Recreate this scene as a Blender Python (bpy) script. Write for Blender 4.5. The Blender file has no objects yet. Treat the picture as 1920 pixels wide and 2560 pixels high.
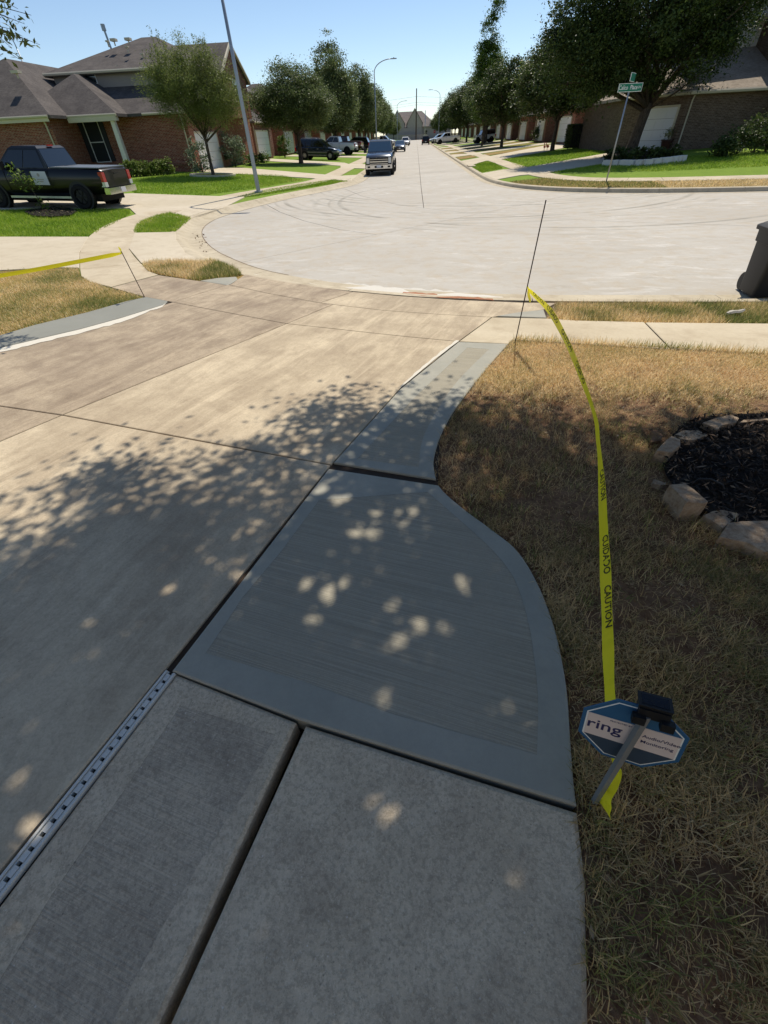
import bpy, bmesh, math, random
import numpy as np
from mathutils import Vector, Matrix
from mathutils.geometry import delaunay_2d_cdt
random.seed(7); RNG = np.random.default_rng(11)
SC = bpy.context.scene; COL = SC.collection
R = math.radians
# ---------------------------------------------------------------- camera calibration
F = 1040.; CX, CY = 960., 1280.; CAMZ = 1.75          # focal length / centre in photo pixels, eye height
def _n(v):
    l = math.sqrt(sum(a*a for a in v)); return [a/l for a in v]
def _c(a, b): return [a[1]*b[2]-a[2]*b[1], a[2]*b[0]-a[0]*b[2], a[0]*b[1]-a[1]*b[0]]
def _axes(vp=(1040, 337), nad=(1015, 2430)):
    up = _n([-(nad[0]-CX), (nad[1]-CY), F]); y = [vp[0]-CX, -(vp[1]-CY), -F]
    k = sum(a*b for a, b in zip(y, up)); y = _n([a-k*b for a, b in zip(y, up)])
    return _c(y, up), y, up
AX = _axes()
cam = bpy.data.cameras.new('camera'); camo = bpy.data.objects.new('camera', cam); COL.objects.link(camo)
cam.sensor_fit = 'VERTICAL'; cam.sensor_height = 36; cam.sensor_width = 27; cam.lens = F/2560*36
cam.clip_start = .02; cam.clip_end = 3000
m = Matrix([[AX[i][0], AX[i][1], AX[i][2], 0] for i in range(3)]+[[0, 0, 0, 1]]); m.translation = (0, 0, CAMZ)
camo.matrix_world = m
SC.camera = camo
# ---------------------------------------------------------------- sky, sun, exposure
SUN_AZ, SUN_EL = R(15), R(56)
w = bpy.data.worlds.new('World'); SC.world = w; w.use_nodes = True
nt = w.node_tree; bg = nt.nodes['Background']
sky = nt.nodes.new('ShaderNodeTexSky'); sky.sky_type = 'NISHITA'; sky.sun_disc = False
sky.sun_elevation = SUN_EL; sky.sun_rotation = SUN_AZ; sky.air_density = .8; sky.dust_density = .05; sky.ozone_density = 1.5
nt.links.new(sky.outputs[0], bg.inputs[0]); bg.inputs[1].default_value = .090
sl = bpy.data.lights.new('sun', 'SUN'); sl.energy = 3.45; sl.angle = R(.53); sl.color = (1, .92, .79)
so = bpy.data.objects.new('sun', sl); COL.objects.link(so)
SDIR = Vector((math.sin(SUN_AZ)*math.cos(SUN_EL), math.cos(SUN_AZ)*math.cos(SUN_EL), math.sin(SUN_EL)))
so.rotation_euler = SDIR.to_track_quat('Z', 'Y').to_euler(); so.location = (0, 0, 30)
vs = SC.view_settings; vs.view_transform = 'Standard'; vs.look = 'None'; vs.exposure = 0.45; vs.gamma = 1
SC.render.engine = 'CYCLES'; SC.render.resolution_x = 768; SC.render.resolution_y = 1024
# ---------------------------------------------------------------- pixel -> world, terrain
def ray(px, py):
    c = (px-CX, -(py-CY), -F); return [sum(a*b for a, b in zip(r, c)) for r in AX]
def at(px, py, Y):
    r = ray(px, py); t = Y/r[1]; return (r[0]*t, Y, CAMZ+r[2]*t)
def atx(px, py, X):
    r = ray(px, py); t = X/r[0]; return (X, r[1]*t, CAMZ+r[2]*t)
def atz(px, py, z):
    r = ray(px, py); t = (z-CAMZ)/r[2]; return (r[0]*t, r[1]*t, z)
S = 2.15/1.95
_L = [(-3.4, 260), (-3.4, 33), (-3.45, 30.5), (-3.85, 28.3), (-4.6, 26.4), (-5.65, 24.1), (-6.5, 21.6), (-7.05, 19.6), (-7.3, 18), (-7.32, 16.8), (-7.1, 15.5), (-6.75, 14.4), (-6.25, 13.25), (-5.6, 12.05), (-4.95, 11.05), (-4.35, 10.3), (-3.9, 9.75), (-3.36, 9.2), (-2.8, 8.75), (-1.9, 8.15), (-1.03, 7.72), (-.22, 7.39), (.63, 7.14), (1.6, 6.96), (2.6, 6.85), (4.6, 6.7), (12, 6.3), (60, 3.8)]
_R = [(60, 14.5), (20, 18.3), (14, 19.15), (12.5, 19.38), (11.1, 19.6), (9.7, 19.9), (8.5, 20.25), (7.0, 20.95), (5.9, 21.7), (4.8, 23.05), (4.1, 24.9), (3.72, 27.2), (3.62, 30), (3.6, 34), (3.6, 260)]
def chaikin(P, n=2):
    for _ in range(n):
        Q = [P[0]]
        for a, b in zip(P, P[1:]):
            if math.hypot(b[0]-a[0], b[1]-a[1]) > 12: Q += [a, b] if Q[-1] != a else [b]; continue
            Q += [(.75*a[0]+.25*b[0], .75*a[1]+.25*b[1]), (.25*a[0]+.75*b[0], .25*a[1]+.75*b[1])]
        Q.append(P[-1]); P = [q for i, q in enumerate(Q) if i == 0 or q != Q[i-1]]
    return P
KL = chaikin([(x*S, y*S) for x, y in _L], 2); KR = chaikin([(x*S, y*S) for x, y in _R], 2)
STREET = KL+KR
ZS = -.40; KW = .30; KH = .13; SL = .04
_SEG = np.array([(*KL[i], *KL[i+1]) for i in range(len(KL)-1)]+[(*KR[i], *KR[i+1]) for i in range(len(KR)-1)])
_ST = np.array(STREET)
def kdv(X, Y):
    """signed distance to the kerb line (negative on the street), vectorised"""
    X = np.asarray(X, float).ravel(); Y = np.asarray(Y, float).ravel(); out = np.empty(len(X))
    a = _SEG[:, :2]; d = _SEG[:, 2:]-a; L2 = (d**2).sum(1)
    for s in range(0, len(X), 4000):
        p = np.c_[X[s:s+4000], Y[s:s+4000]][:, None, :]
        t = np.clip(((p-a)*d).sum(2)/L2, 0, 1); q = ((p-a-t[..., None]*d)**2).sum(2).min(1)
        px, py = p[:, 0, 0][:, None], p[:, 0, 1][:, None]; A = _ST; B = np.roll(_ST, 1, 0)
        c = ((A[:, 1] > py) != (B[:, 1] > py)) & (px < (B[:, 0]-A[:, 0])*(py-A[:, 1])/(B[:, 1]-A[:, 1]+1e-12)+A[:, 0])
        out[s:s+4000] = np.sqrt(q)*np.where(c.sum(1) % 2 == 1, -1, 1)
    return out
def zdv(d):
    t = np.clip(d/KW, 0, 1); e = d-KW
    k = np.where(e < 17, SL*np.maximum(e, 0), SL*17+SL*3*(1-np.exp(-np.maximum(e-17, 0)/3)))
    return ZS+KH*t*t*(3-2*t)+k
def Gv(X, Y): return zdv(kdv(X, Y))
def kd(x, y): return float(kdv([x], [y])[0])
def G(x, y): return float(Gv([x], [y])[0])
_PC = {}
def P(px, py):
    """pixel -> (x, y) where its ray meets the terrain"""
    if (px, py) in _PC: return _PC[(px, py)]
    r = ray(px, py); l = math.hypot(r[0], r[1]); ux, uy, uz = r[0]/l, r[1]/l, r[2]/l
    s = .15*1.03**np.arange(275); f = CAMZ+uz*s-Gv(ux*s, uy*s); i = np.argmax(f <= 0)
    if f[i] > 0: i = len(s)-1
    a, b = s[max(i-1, 0)], s[i]
    for _ in range(3):
        q = np.linspace(a, b, 24); f = CAMZ+uz*q-Gv(ux*q, uy*q); i = np.argmax(f <= 0); i = i if f[i] <= 0 else 23
        a, b = q[max(i-1, 0)], q[i]
    _PC[(px, py)] = (ux*b, uy*b); return _PC[(px, py)]
def PP(l): return [P(*p) for p in l]
# ---------------------------------------------------------------- helpers: objects and meshes
def put(name, me, mats=None, parent=None, smooth=None):
    o = bpy.data.objects.new(name, me); COL.objects.link(o)
    if mats is not None:
        for mm in (mats if isinstance(mats, (list, tuple)) else [mats]):
            if mm.name not in [x.name for x in me.materials if x]: me.materials.append(mm)
    if smooth:
        me.polygons.foreach_set('use_smooth', [True]*len(me.polygons))
        if smooth is not True: me.set_sharp_from_angle(angle=R(smooth))
    if parent: o.parent = parent
    return o
def tag(o, label=None, cat=None, group=None, kind=None):
    if label: o['label'] = label
    if cat: o['category'] = cat
    if group: o['group'] = group
    if kind: o['kind'] = kind
    return o
def thing(name, label=None, cat=None, loc=(0, 0, 0), rz=0, group=None):
    o = bpy.data.objects.new(name, None); COL.objects.link(o); o.location = loc; o.rotation_euler = (0, 0, rz)
    o.empty_display_size = .2
    return tag(o, label, cat, group)
def kids(o): return [c for c in bpy.data.objects if c.parent == o]
def copy_tree(o, parent=None):
    c = o.copy(); COL.objects.link(c); c.parent = parent
    for ch in kids(o): copy_tree(ch, c)
    return c
class MB:
    def __init__(s): s.v = []; s.f = []; s.m = []
    def add(s, V, Fc, mi=0):
        b = len(s.v); s.v += [tuple(v) for v in V]; s.f += [tuple(b+i for i in f) for f in Fc]; s.m += [mi]*len(Fc); return s
    def box(s, c, size, rz=0, mi=0, M=None, tp=1.):
        hx, hy, hz = size[0]/2, size[1]/2, size[2]/2; V = []
        for k, t in ((-1, 1), (1, tp)):
            for a, b in ((-1, -1), (1, -1), (1, 1), (-1, 1)): V.append((a*hx*t, b*hy*t, k*hz))
        cs, sn = math.cos(rz), math.sin(rz)
        V = [Vector((x*cs-y*sn, x*sn+y*cs, z)) for x, y, z in V]
        V = [(M @ v if M else v)+Vector(c) for v in V]
        return s.add(V, [(3, 2, 1, 0), (4, 5, 6, 7), (0, 1, 5, 4), (1, 2, 6, 5), (2, 3, 7, 6), (3, 0, 4, 7)], mi)
    def prism(s, poly, z0, z1, mi=0):
        n = len(poly); a = sum(poly[i-1][0]*poly[i][1]-poly[i][0]*poly[i-1][1] for i in range(n))
        if a < 0: poly = poly[::-1]
        V = [(x, y, z0) for x, y in poly]+[(x, y, z1) for x, y in poly]
        return s.add(V, [tuple(range(n-1, -1, -1)), tuple(range(n, 2*n))]+[(i, (i+1) % n, n+(i+1) % n, n+i) for i in range(n)], mi)
    def tube(s, pts, rad, n=8, mi=0, cap=True):
        pts = [Vector(p) for p in pts]; rad = rad if isinstance(rad, (list, tuple)) else [rad]*len(pts); V = []; Fc = []; ux = None
        for i, p in enumerate(pts):
            d = (pts[min(i+1, len(pts)-1)]-pts[max(i-1, 0)]).normalized()
            if ux is None: ux = d.orthogonal().normalized()
            ux = (ux-d*ux.dot(d)); ux = ux.normalized() if ux.length > 1e-6 else d.orthogonal().normalized(); uy = d.cross(ux)
            for k in range(n):
                a = 2*math.pi*k/n; V.append(p+(ux*math.cos(a)+uy*math.sin(a))*rad[i])
        for i in range(len(pts)-1):
            for k in range(n): Fc.append((i*n+k, i*n+(k+1) % n, (i+1)*n+(k+1) % n, (i+1)*n+k))
        if cap: Fc += [tuple(range(n-1, -1, -1)), tuple(range((len(pts)-1)*n, len(pts)*n))]
        return s.add(V, Fc, mi)
    def lathe(s, prof, n=24, axis='Z', c=(0, 0, 0), mi=0):
        V = []; Fc = []
        for k in range(n):
            a = 2*math.pi*k/n
            for r, h in prof:
                p = (r*math.cos(a), r*math.sin(a), h)
                if axis == 'X': p = (p[2], p[0], p[1])
                V.append((p[0]+c[0], p[1]+c[1], p[2]+c[2]))
        m_ = len(prof)
        for k in range(n):
            for i in range(m_-1):
                Fc.append((k*m_+i, ((k+1) % n)*m_+i, ((k+1) % n)*m_+i+1, k*m_+i+1))
        return s.add(V, Fc, mi)
    def loft(s, rings, mi=0, cap=True):
        n = len(rings[0]); V = [p for r in rings for p in r]; Fc = []
        for i in range(len(rings)-1):
            for k in range(n): Fc.append((i*n+k, i*n+(k+1) % n, (i+1)*n+(k+1) % n, (i+1)*n+k))
        if cap: Fc += [tuple(range(n-1, -1, -1)), tuple(range((len(rings)-1)*n, len(rings)*n))]
        return s.add(V, Fc, mi)
    def mesh(s, name='mesh'):
        me = bpy.data.meshes.new(name); me.from_pydata(s.v, [], s.f); me.polygons.foreach_set('material_index', s.m); me.update(); return me
    def build(s, name, mats, parent=None, smooth=None): return put(name, s.mesh(name), mats, parent, smooth)
def np_mesh(name, V, Fa, attr=None):
    """V (n,3), Fa (k,m) same-size faces, attr: dict name -> per-face floats"""
    me = bpy.data.meshes.new(name); V = np.asarray(V, np.float32); Fa = np.asarray(Fa, np.int32); k, mm = Fa.shape
    me.vertices.add(len(V)); me.vertices.foreach_set('co', V.ravel()); me.loops.add(k*mm); me.loops.foreach_set('vertex_index', Fa.ravel())
    me.polygons.add(k); me.polygons.foreach_set('loop_start', np.arange(k, dtype=np.int32)*mm)
    me.update(calc_edges=True)
    for nm, vals in (attr or {}).items():
        a = me.attributes.new(nm, 'FLOAT', 'FACE'); a.data.foreach_set('value', np.asarray(vals, np.float32))
    return me
# ---------------------------------------------------------------- polygons on the terrain
def area(p): return sum(p[i-1][0]*p[i][1]-p[i][0]*p[i-1][1] for i in range(len(p)))/2
def ccw(p): return list(p) if area(p) > 0 else list(p)[::-1]
def densify(p, step, closed=True):
    o = []
    for i in range(len(p) if closed else len(p)-1):
        a = p[i]; b = p[(i+1) % len(p)]; n = max(1, int(math.hypot(b[0]-a[0], b[1]-a[1])/step))
        o += [(a[0]+(b[0]-a[0])*k/n, a[1]+(b[1]-a[1])*k/n) for k in range(n)]
    if not closed: o.append(p[-1])
    return o
def inset(p, d):
    p = ccw(p); n = len(p); o = []
    for i in range(n):
        a, b, c = p[i-1], p[i], p[(i+1) % n]
        e1 = Vector((b[0]-a[0], b[1]-a[1])); e2 = Vector((c[0]-b[0], c[1]-b[1]))
        if e1.length < 1e-6: e1 = e2
        if e2.length < 1e-6: e2 = e1
        n1 = Vector((-e1.y, e1.x)).normalized(); n2 = Vector((-e2.y, e2.x)).normalized(); q = n1+n2
        if q.length < .2: q = n1
        q.normalize(); k = min(d/max(q.dot(n1), .35), d*2.2); o.append((b[0]+q.x*k, b[1]+q.y*k))
    return o
def inpoly(X, Y, poly):
    A = np.array(poly); B = np.roll(A, 1, 0); X = np.asarray(X)[:, None]; Y = np.asarray(Y)[:, None]
    c = ((A[:, 1] > Y) != (B[:, 1] > Y)) & (X < (B[:, 0]-A[:, 0])*(Y-A[:, 1])/(B[:, 1]-A[:, 1]+1e-12)+A[:, 0])
    return c.sum(1) % 2 == 1
def split(poly, line):
    """cut a polygon by a polyline that starts and ends outside it -> two polygons"""
    n = len(poly); hits = []
    for li in range(len(line)-1):
        a, b = line[li], line[li+1]; dx, dy = b[0]-a[0], b[1]-a[1]
        for i in range(n):
            c, d = poly[i], poly[(i+1) % n]; ex, ey = d[0]-c[0], d[1]-c[1]; den = dx*ey-dy*ex
            if abs(den) < 1e-12: continue
            t = ((c[0]-a[0])*ey-(c[1]-a[1])*ex)/den; u = ((c[0]-a[0])*dy-(c[1]-a[1])*dx)/den
            if 0 <= t < 1 and 0 <= u < 1: hits.append((li+t, i+u, (a[0]+t*dx, a[1]+t*dy)))
    if len(hits) < 2: return [poly]
    hits.sort(); h0, h1 = hits[0], hits[1]
    mid = [line[k] for k in range(int(h0[0])+1, int(h1[0])+1)]
    def walk(f, t):
        o = []; i = int(f)+1; stop = int(t)+1
        cnt = (int(t)-int(f)) % n if int(t) != int(f) else (0 if t > f else n)
        for k in range(cnt): o.append(poly[(int(f)+1+k) % n])
        return o
    A = [h0[2]]+mid+[h1[2]]+walk(h1[1], h0[1]); B = [h1[2]]+mid[::-1]+[h0[2]]+walk(h0[1], h1[1])
    return [A, B]
def sheet(name, poly, mat_, parent=None, off=0., step=1., grid=None, skirt=0., noise=None, kind=None):
    """polygon draped on the terrain at G+off"""
    p = densify(ccw(dedupe(poly, min(.02, step/8))), step); bm = bmesh.new(); v_, f_ = cdt(p); vs_ = [bm.verts.new((x, y, 0)) for x, y in v_]
    for t in f_:
        try: bm.faces.new([vs_[i] for i in t])
        except ValueError: pass
    if grid:
        xs = [q[0] for q in p]; ys = [q[1] for q in p]
        bmesh.ops.dissolve_limit(bm, angle_limit=.01, verts=bm.verts, edges=bm.edges) if False else None
        for ax, lo, hi in ((0, min(xs), max(xs)), (1, min(ys), max(ys))):
            c = math.ceil(lo/grid)*grid
            while c < hi:
                no = (1, 0, 0) if ax == 0 else (0, 1, 0); co = (c, 0, 0) if ax == 0 else (0, c, 0)
                bmesh.ops.bisect_plane(bm, geom=bm.verts[:]+bm.edges[:]+bm.faces[:], plane_co=co, plane_no=no); c += grid
    bm.verts.ensure_lookup_table(); X = np.array([v.co.x for v in bm.verts]); Y = np.array([v.co.y for v in bm.verts]); Z = Gv(X, Y)+off
    if noise is not None: Z = Z+noise(X, Y)
    for v, z in zip(bm.verts, Z): v.co.z = z
    bmesh.ops.recalc_face_normals(bm, faces=bm.faces)
    if bm.faces and sum(f.normal.z for f in bm.faces) < 0: bmesh.ops.reverse_faces(bm, faces=bm.faces)
    if skirt:
        be = [e for e in bm.edges if e.is_boundary]; r_ = bmesh.ops.extrude_edge_only(bm, edges=be)
        for g in r_['geom']:
            if isinstance(g, bmesh.types.BMVert): g.co.z -= skirt
    me = bpy.data.meshes.new(name); bm.to_mesh(me); bm.free(); me.update()
    o = put(name, me, mat_, parent)
    if kind: o['kind'] = kind
    return o
def cdt(p, hole=None):
    """robust triangulation -> (points, triangles) inside p and outside hole"""
    n = len(p); pts = [Vector(q) for q in p]; ed = [(i, (i+1) % n) for i in range(n)]
    if hole: pts += [Vector(q) for q in hole]; ed += [(n+i, n+(i+1) % len(hole)) for i in range(len(hole))]
    v, _, f = delaunay_2d_cdt(pts, ed, [], 0, 1e-6)[:3]
    c = np.array([[sum(v[i][k] for i in t)/3 for k in (0, 1)] for t in f]); ok = inpoly(c[:, 0], c[:, 1], p)
    if hole: ok &= ~inpoly(c[:, 0], c[:, 1], hole)
    f = [tuple(t) for t, o in zip(f, ok) if o]; v = [(q.x, q.y) for q in v]
    return v, [t if area([v[i] for i in t]) > 0 else t[::-1] for t in f]
def dedupe(p, e=.02):
    o = []
    for q in p:
        if not o or math.dist(q, o[-1]) > e: o.append(q)
    return o[:-1] if math.dist(o[0], o[-1]) < e else o
def slab(name, poly, mats, parent, off=.012, gap=.010, depth=.10, bev=.006, inner=None, step=.5):
    """concrete slab: bevelled rim, draped top; inner = polygon with the second material"""
    p = densify(ccw(dedupe(poly, min(.02, step/8))), step); a = inset(p, gap/2); b = inset(p, gap/2+bev*1.6)
    mb = MB(); A = np.array(a); B = np.array(b); za = Gv(A[:, 0], A[:, 1])+off; zb = Gv(B[:, 0], B[:, 1])+off; n = len(a)
    V = [(x, y, z-bev-depth) for (x, y), z in zip(a, za)]+[(x, y, z-bev) for (x, y), z in zip(a, za)]+[(x, y, z) for (x, y), z in zip(b, zb)]
    Fc = [(k*n+i, k*n+(i+1) % n, (k+1)*n+(i+1) % n, (k+1)*n+i) for k in range(2) for i in range(n)]
    mb.add(V, Fc)
    def top(pp, hole, dz, mi):
        v, f = cdt(pp, hole); A_ = np.array(v); z = Gv(A_[:, 0], A_[:, 1])+off+dz; mb.add([(x, y, zz) for (x, y), zz in zip(v, z)], f, mi)
    if inner is None: top(b, None, 0, 0)
    else:
        q = densify(ccw(inner), step); top(b, q, 0, 0); top(q, None, -.0008, 1)
    return mb.build(name, mats, parent)
def crs(l, k=5):
    """smooth an open pixel polyline (Catmull-Rom)"""
    o = []
    for i in range(len(l)-1):
        p0, p1, p2, p3 = l[max(i-1, 0)], l[i], l[i+1], l[min(i+2, len(l)-1)]
        for t in [j/k for j in range(k)]: o.append(tuple(.5*((2*b)+(c-a_)*t+(2*a_-5*b+4*c-d)*t*t+(3*b-a_-3*c+d)*t**3) for a_, b, c, d in zip(p0, p1, p2, p3)))
    return o+[l[-1]]
def arclen(K):
    s = [0.]
    for a, b in zip(K, K[1:]): s.append(s[-1]+math.hypot(b[0]-a[0], b[1]-a[1]))
    return s
def along(K, s, Sg):
    """point + outward normal at arc length s of a kerb line"""
    i = min(max(int(np.searchsorted(Sg, s))-1, 0), len(K)-2); t = (s-Sg[i])/(Sg[i+1]-Sg[i]); a, b = K[i], K[i+1]
    def nrm(j):
        j = min(max(j, 0), len(K)-2); d = Vector((K[j+1][0]-K[j][0], K[j+1][1]-K[j][1])).normalized(); return Vector((d.y, -d.x))
    n = (nrm(i)*(1-abs(t-.5))+(nrm(i-1) if t < .5 else nrm(i+1))*abs(t-.5)).normalized()
    return (a[0]+(b[0]-a[0])*t, a[1]+(b[1]-a[1])*t), (n.x, n.y)
def offset_pt(K, s, Sg, d, sgn):
    (x, y), n = along(K, s, Sg); return (x+n[0]*d*sgn, y+n[1]*d*sgn)
SGL = arclen(KL); SGR = arclen(KR)
# ---------------------------------------------------------------- materials
def lin(r, g, b):
    f = lambda c: (c/255/12.92) if c/255 <= .04045 else ((c/255+.055)/1.055)**2.4
    return (f(r), f(g), f(b), 1)
MATS = {}
class NB:
    """small node-tree builder"""
    def __init__(s, name, rough=.8, spec=.3):
        s.m = bpy.data.materials.new(name); s.m.use_nodes = True; s.t = s.m.node_tree; s.b = s.t.nodes['Principled BSDF']
        s.b.inputs['Roughness'].default_value = rough; s.b.inputs['Specular IOR Level'].default_value = spec; MATS[name] = s.m
    def n(s, typ, **kw):
        o = s.t.nodes.new('ShaderNode'+typ)
        for k, v in kw.items():
            if k.startswith('_'): setattr(o, k[1:], v)
            else:
                k = int(k[1:]) if k[0] == 'i' and k[1:].isdigit() else k.replace('__', ' ')
                if hasattr(v, 'is_output'): s.t.links.new(v, o.inputs[k])
                else: o.inputs[k].default_value = v
        return o
    def set(s, k, v):
        if hasattr(v, 'is_output'): s.t.links.new(v, s.b.inputs[k])
        else: s.b.inputs[k].default_value = v
    def pos(s): return s.n('NewGeometry').outputs['Position']
    def obj(s): return s.n('TexCoord').outputs['Object']
    def map(s, vec, scale=(1, 1, 1), rot=(0, 0, 0), loc=(0, 0, 0)):
        if any(rot): vec = s.n('Mapping', Vector=vec, Rotation=rot).outputs[0]
        return s.n('Mapping', Vector=vec, Scale=scale, Location=loc).outputs[0]
    def noise(s, vec, scale, detail=3., rough=.55, dist=0.):
        return s.n('TexNoise', Vector=vec, Scale=scale, Detail=detail, Roughness=rough, Distortion=dist).outputs[0]
    def vor(s, vec, scale, feature='F1'):
        o = s.n('TexVoronoi', _feature=feature, Vector=vec, Scale=scale); return o.outputs['Distance']
    def ramp(s, fac, a, b, c0=(0, 0, 0, 1), c1=(1, 1, 1, 1)):
        o = s.n('ValToRGB', Fac=fac); e = o.color_ramp.elements; e[0].position = a; e[1].position = b; e[0].color = c0; e[1].color = c1
        return o.outputs[0]
    def mix(s, fac, a, b, mode='MIX'):
        o = s.n('Mix', _data_type='RGBA', _blend_type=mode)
        for k, v in ((0, fac), (6, a), (7, b)):
            if hasattr(v, 'is_output'): s.t.links.new(v, o.inputs[k])
            else: o.inputs[k].default_value = v
        return o.outputs[2]
    def math(s, op, a, b=0.):
        o = s.n('Math', _operation=op)
        for k, v in ((0, a), (1, b)):
            if hasattr(v, 'is_output'): s.t.links.new(v, o.inputs[k])
            else: o.inputs[k].default_value = v
        return o.outputs[0]
    def bump(s, h, strength=.3, dist=.01):
        s.set('Normal', s.n('Bump', Strength=strength, Distance=dist, Height=h).outputs[0])
def plain(name, col, rough=.6, metal=0., spec=.4, coat=0., var=.0, vs_=8.):
    q = NB(name, rough, spec); c = lin(*col)
    if var:
        nz = q.noise(q.obj(), vs_, 4.); q.set('Base Color', q.mix(nz, tuple(x*(1-var) for x in c[:3])+(1,), tuple(min(1, x*(1+var)) for x in c[:3])+(1,)))
    else: q.set('Base Color', c)
    q.set('Metallic', metal)
    if coat: q.set('Coat Weight', coat); q.set('Coat Roughness', .05)
    return q.m
def concrete(name, c0, c1, c2, big=.55, brush=None, brush_c=.25, speck=.35, stains=.5, bump=.25, rough=.85, pits=True, streak=None, grain=0., extra=None):
    """c0/c1 broad mottling, c2 dirt; brush = rotation of broom lines"""
    q = NB(name, rough, .25); p = q.pos()
    n1 = q.noise(p, big, 5., .6, .6); n2 = q.noise(p, 3.1, 5., .65); n3 = q.noise(p, 21., 4., .7); n4 = q.noise(p, 170., 2., .6)
    col = q.mix(q.ramp(n1, .36, .66), lin(*c0), lin(*c1))
    col = q.mix(q.math('MULTIPLY', q.ramp(n2, .47, .72), stains), col, lin(*c2))
    col = q.mix(q.math('MULTIPLY', q.ramp(n3, .45, .75), stains*.45), col, lin(*c2))
    h = q.math('ADD', q.math('MULTIPLY', n4, .35), q.math('MULTIPLY', n3, .5))
    if streak is not None:
        ps = q.map(p, (.5, 2.6, 1), (0, 0, streak)); s1 = q.noise(ps, 1.3, 6., .72, 1.2)
        col = q.mix(q.math('MULTIPLY', q.ramp(s1, .44, .66), .55), col, lin(*c2))
        s2 = q.noise(q.map(p, (.3, 3.4, 1), (0, 0, streak+.06), (4.1, 2.2, 0)), 1.1, 7., .75, .8); col = q.mix(q.math('MULTIPLY', q.ramp(s2, .52, .70), .5), col, lin(*[min(235, int(c*1.07)) for c in c1]))
    if brush is not None:
        pb = q.map(p, (1.3, 190., 1), (0, 0, brush)); bl = q.noise(pb, 1., 3., .6, .05)
        pw = q.map(p, (.8, 55., 1), (0, 0, brush)); bw = q.noise(pw, 1., 5., .75, .1)
        col = q.mix(q.math('MULTIPLY', q.ramp(bl, .40, .62), brush_c), col, tuple(x*.55 for x in lin(*c0)[:3])+(1,))
        col = q.mix(q.math('MULTIPLY', q.ramp(bw, .5, .75), brush_c*.7), col, tuple(x*.6 for x in lin(*c0)[:3])+(1,))
        h = q.math('ADD', q.math('MULTIPLY', bl, .9), q.math('MULTIPLY', h, .5))
    if grain:
        g1 = q.noise(p, 62., 3., .75); g2 = q.noise(p, 140., 2., .7); g3 = q.noise(p, 7., 6., .75, .4)
        col = q.mix(q.math('MULTIPLY', q.ramp(g1, .46, .60), grain*.75), col, tuple(x*.5 for x in lin(*c2)[:3])+(1,))
        col = q.mix(q.math('MULTIPLY', q.ramp(g2, .54, .66), grain*.6), col, tuple(min(.9, x*1.35) for x in lin(*c1)[:3])+(1,))
        col = q.mix(q.math('MULTIPLY', q.ramp(g3, .50, .68), grain*.6), col, tuple(x*.62 for x in lin(*c2)[:3])+(1,))
        h = q.math('ADD', h, q.math('MULTIPLY', g1, .8))
    if extra: col = extra(q, p, col)
    if speck:
        v = q.vor(p, 190.); sp = q.ramp(v, .0, .28, (1, 1, 1, 1), (0, 0, 0, 1)); msk = q.ramp(q.noise(p, 60., 2.), .5, .62)
        col = q.mix(q.math('MULTIPLY', q.math('MULTIPLY', sp, msk), speck), col, lin(60, 56, 52))
        v2 = q.vor(q.map(p, (1, 1, 1), loc=(3.3, 1.7, 0)), 95.); sp2 = q.ramp(v2, .0, .12, (1, 1, 1, 1), (0, 0, 0, 1)); m2 = q.ramp(q.noise(p, 33., 2.), .56, .62)
        col = q.mix(q.math('MULTIPLY', q.math('MULTIPLY', sp2, m2), speck*1.6), col, lin(225, 220, 210))
    if grain > .3:
        v4 = q.vor(q.map(p, (1, 1, 1), loc=(5.7, 8.3, 0)), 42.); fl = q.ramp(v4, .0, .13, (1, 1, 1, 1), (0, 0, 0, 1)); m4 = q.ramp(q.noise(p, 9., 3.), .5, .6)
        col = q.mix(q.math('MULTIPLY', q.math('MULTIPLY', fl, m4), .85), col, lin(236, 230, 220))
        v5 = q.vor(q.map(p, (1, 1, 1), loc=(1.7, 6.3, 0)), 36.); fl = q.ramp(v5, .0, .14, (1, 1, 1, 1), (0, 0, 0, 1)); m5 = q.ramp(q.noise(q.map(p, (1, 1, 1), loc=(7, 7, 0)), 7., 3.), .48, .6)
        col = q.mix(q.math('MULTIPLY', q.math('MULTIPLY', fl, m5), .7), col, lin(70, 62, 54))
    if pits:
        v3 = q.vor(q.map(p, (1, 1, 1), loc=(9.1, 4.2, 0)), 17.); pt = q.ramp(v3, .0, .055, (1, 1, 1, 1), (0, 0, 0, 1))
        col = q.mix(q.math('MULTIPLY', pt, .75), col, lin(48, 42, 36))
    q.set('Base Color', col); q.bump(h, bump, .004); return q.m
PANEL_ROT = -math.atan2(P(1444, 2028)[1]-P(430, 1680)[1], P(1444, 2028)[0]-P(430, 1680)[0])
DRIVE_ROT = -math.atan2(P(829, 1165)[1]-P(416, 1678)[1], P(829, 1165)[0]-P(416, 1678)[0])
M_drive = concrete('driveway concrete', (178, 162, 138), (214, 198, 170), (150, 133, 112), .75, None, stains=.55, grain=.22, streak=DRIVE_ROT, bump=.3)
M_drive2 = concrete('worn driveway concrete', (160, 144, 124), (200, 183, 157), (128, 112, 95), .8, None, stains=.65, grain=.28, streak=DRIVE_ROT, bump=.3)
M_oldslab = concrete('old walk concrete', (206, 188, 160), (218, 200, 173), (160, 142, 120), 1.1, None, stains=.6, speck=.7, bump=.8, grain=.46)
M_oldbrush = concrete('old broomed concrete', (198, 181, 156), (210, 193, 168), (144, 130, 114), 1.3, PANEL_ROT, .40, stains=.6, speck=.8, bump=.8, grain=.42)
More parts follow.
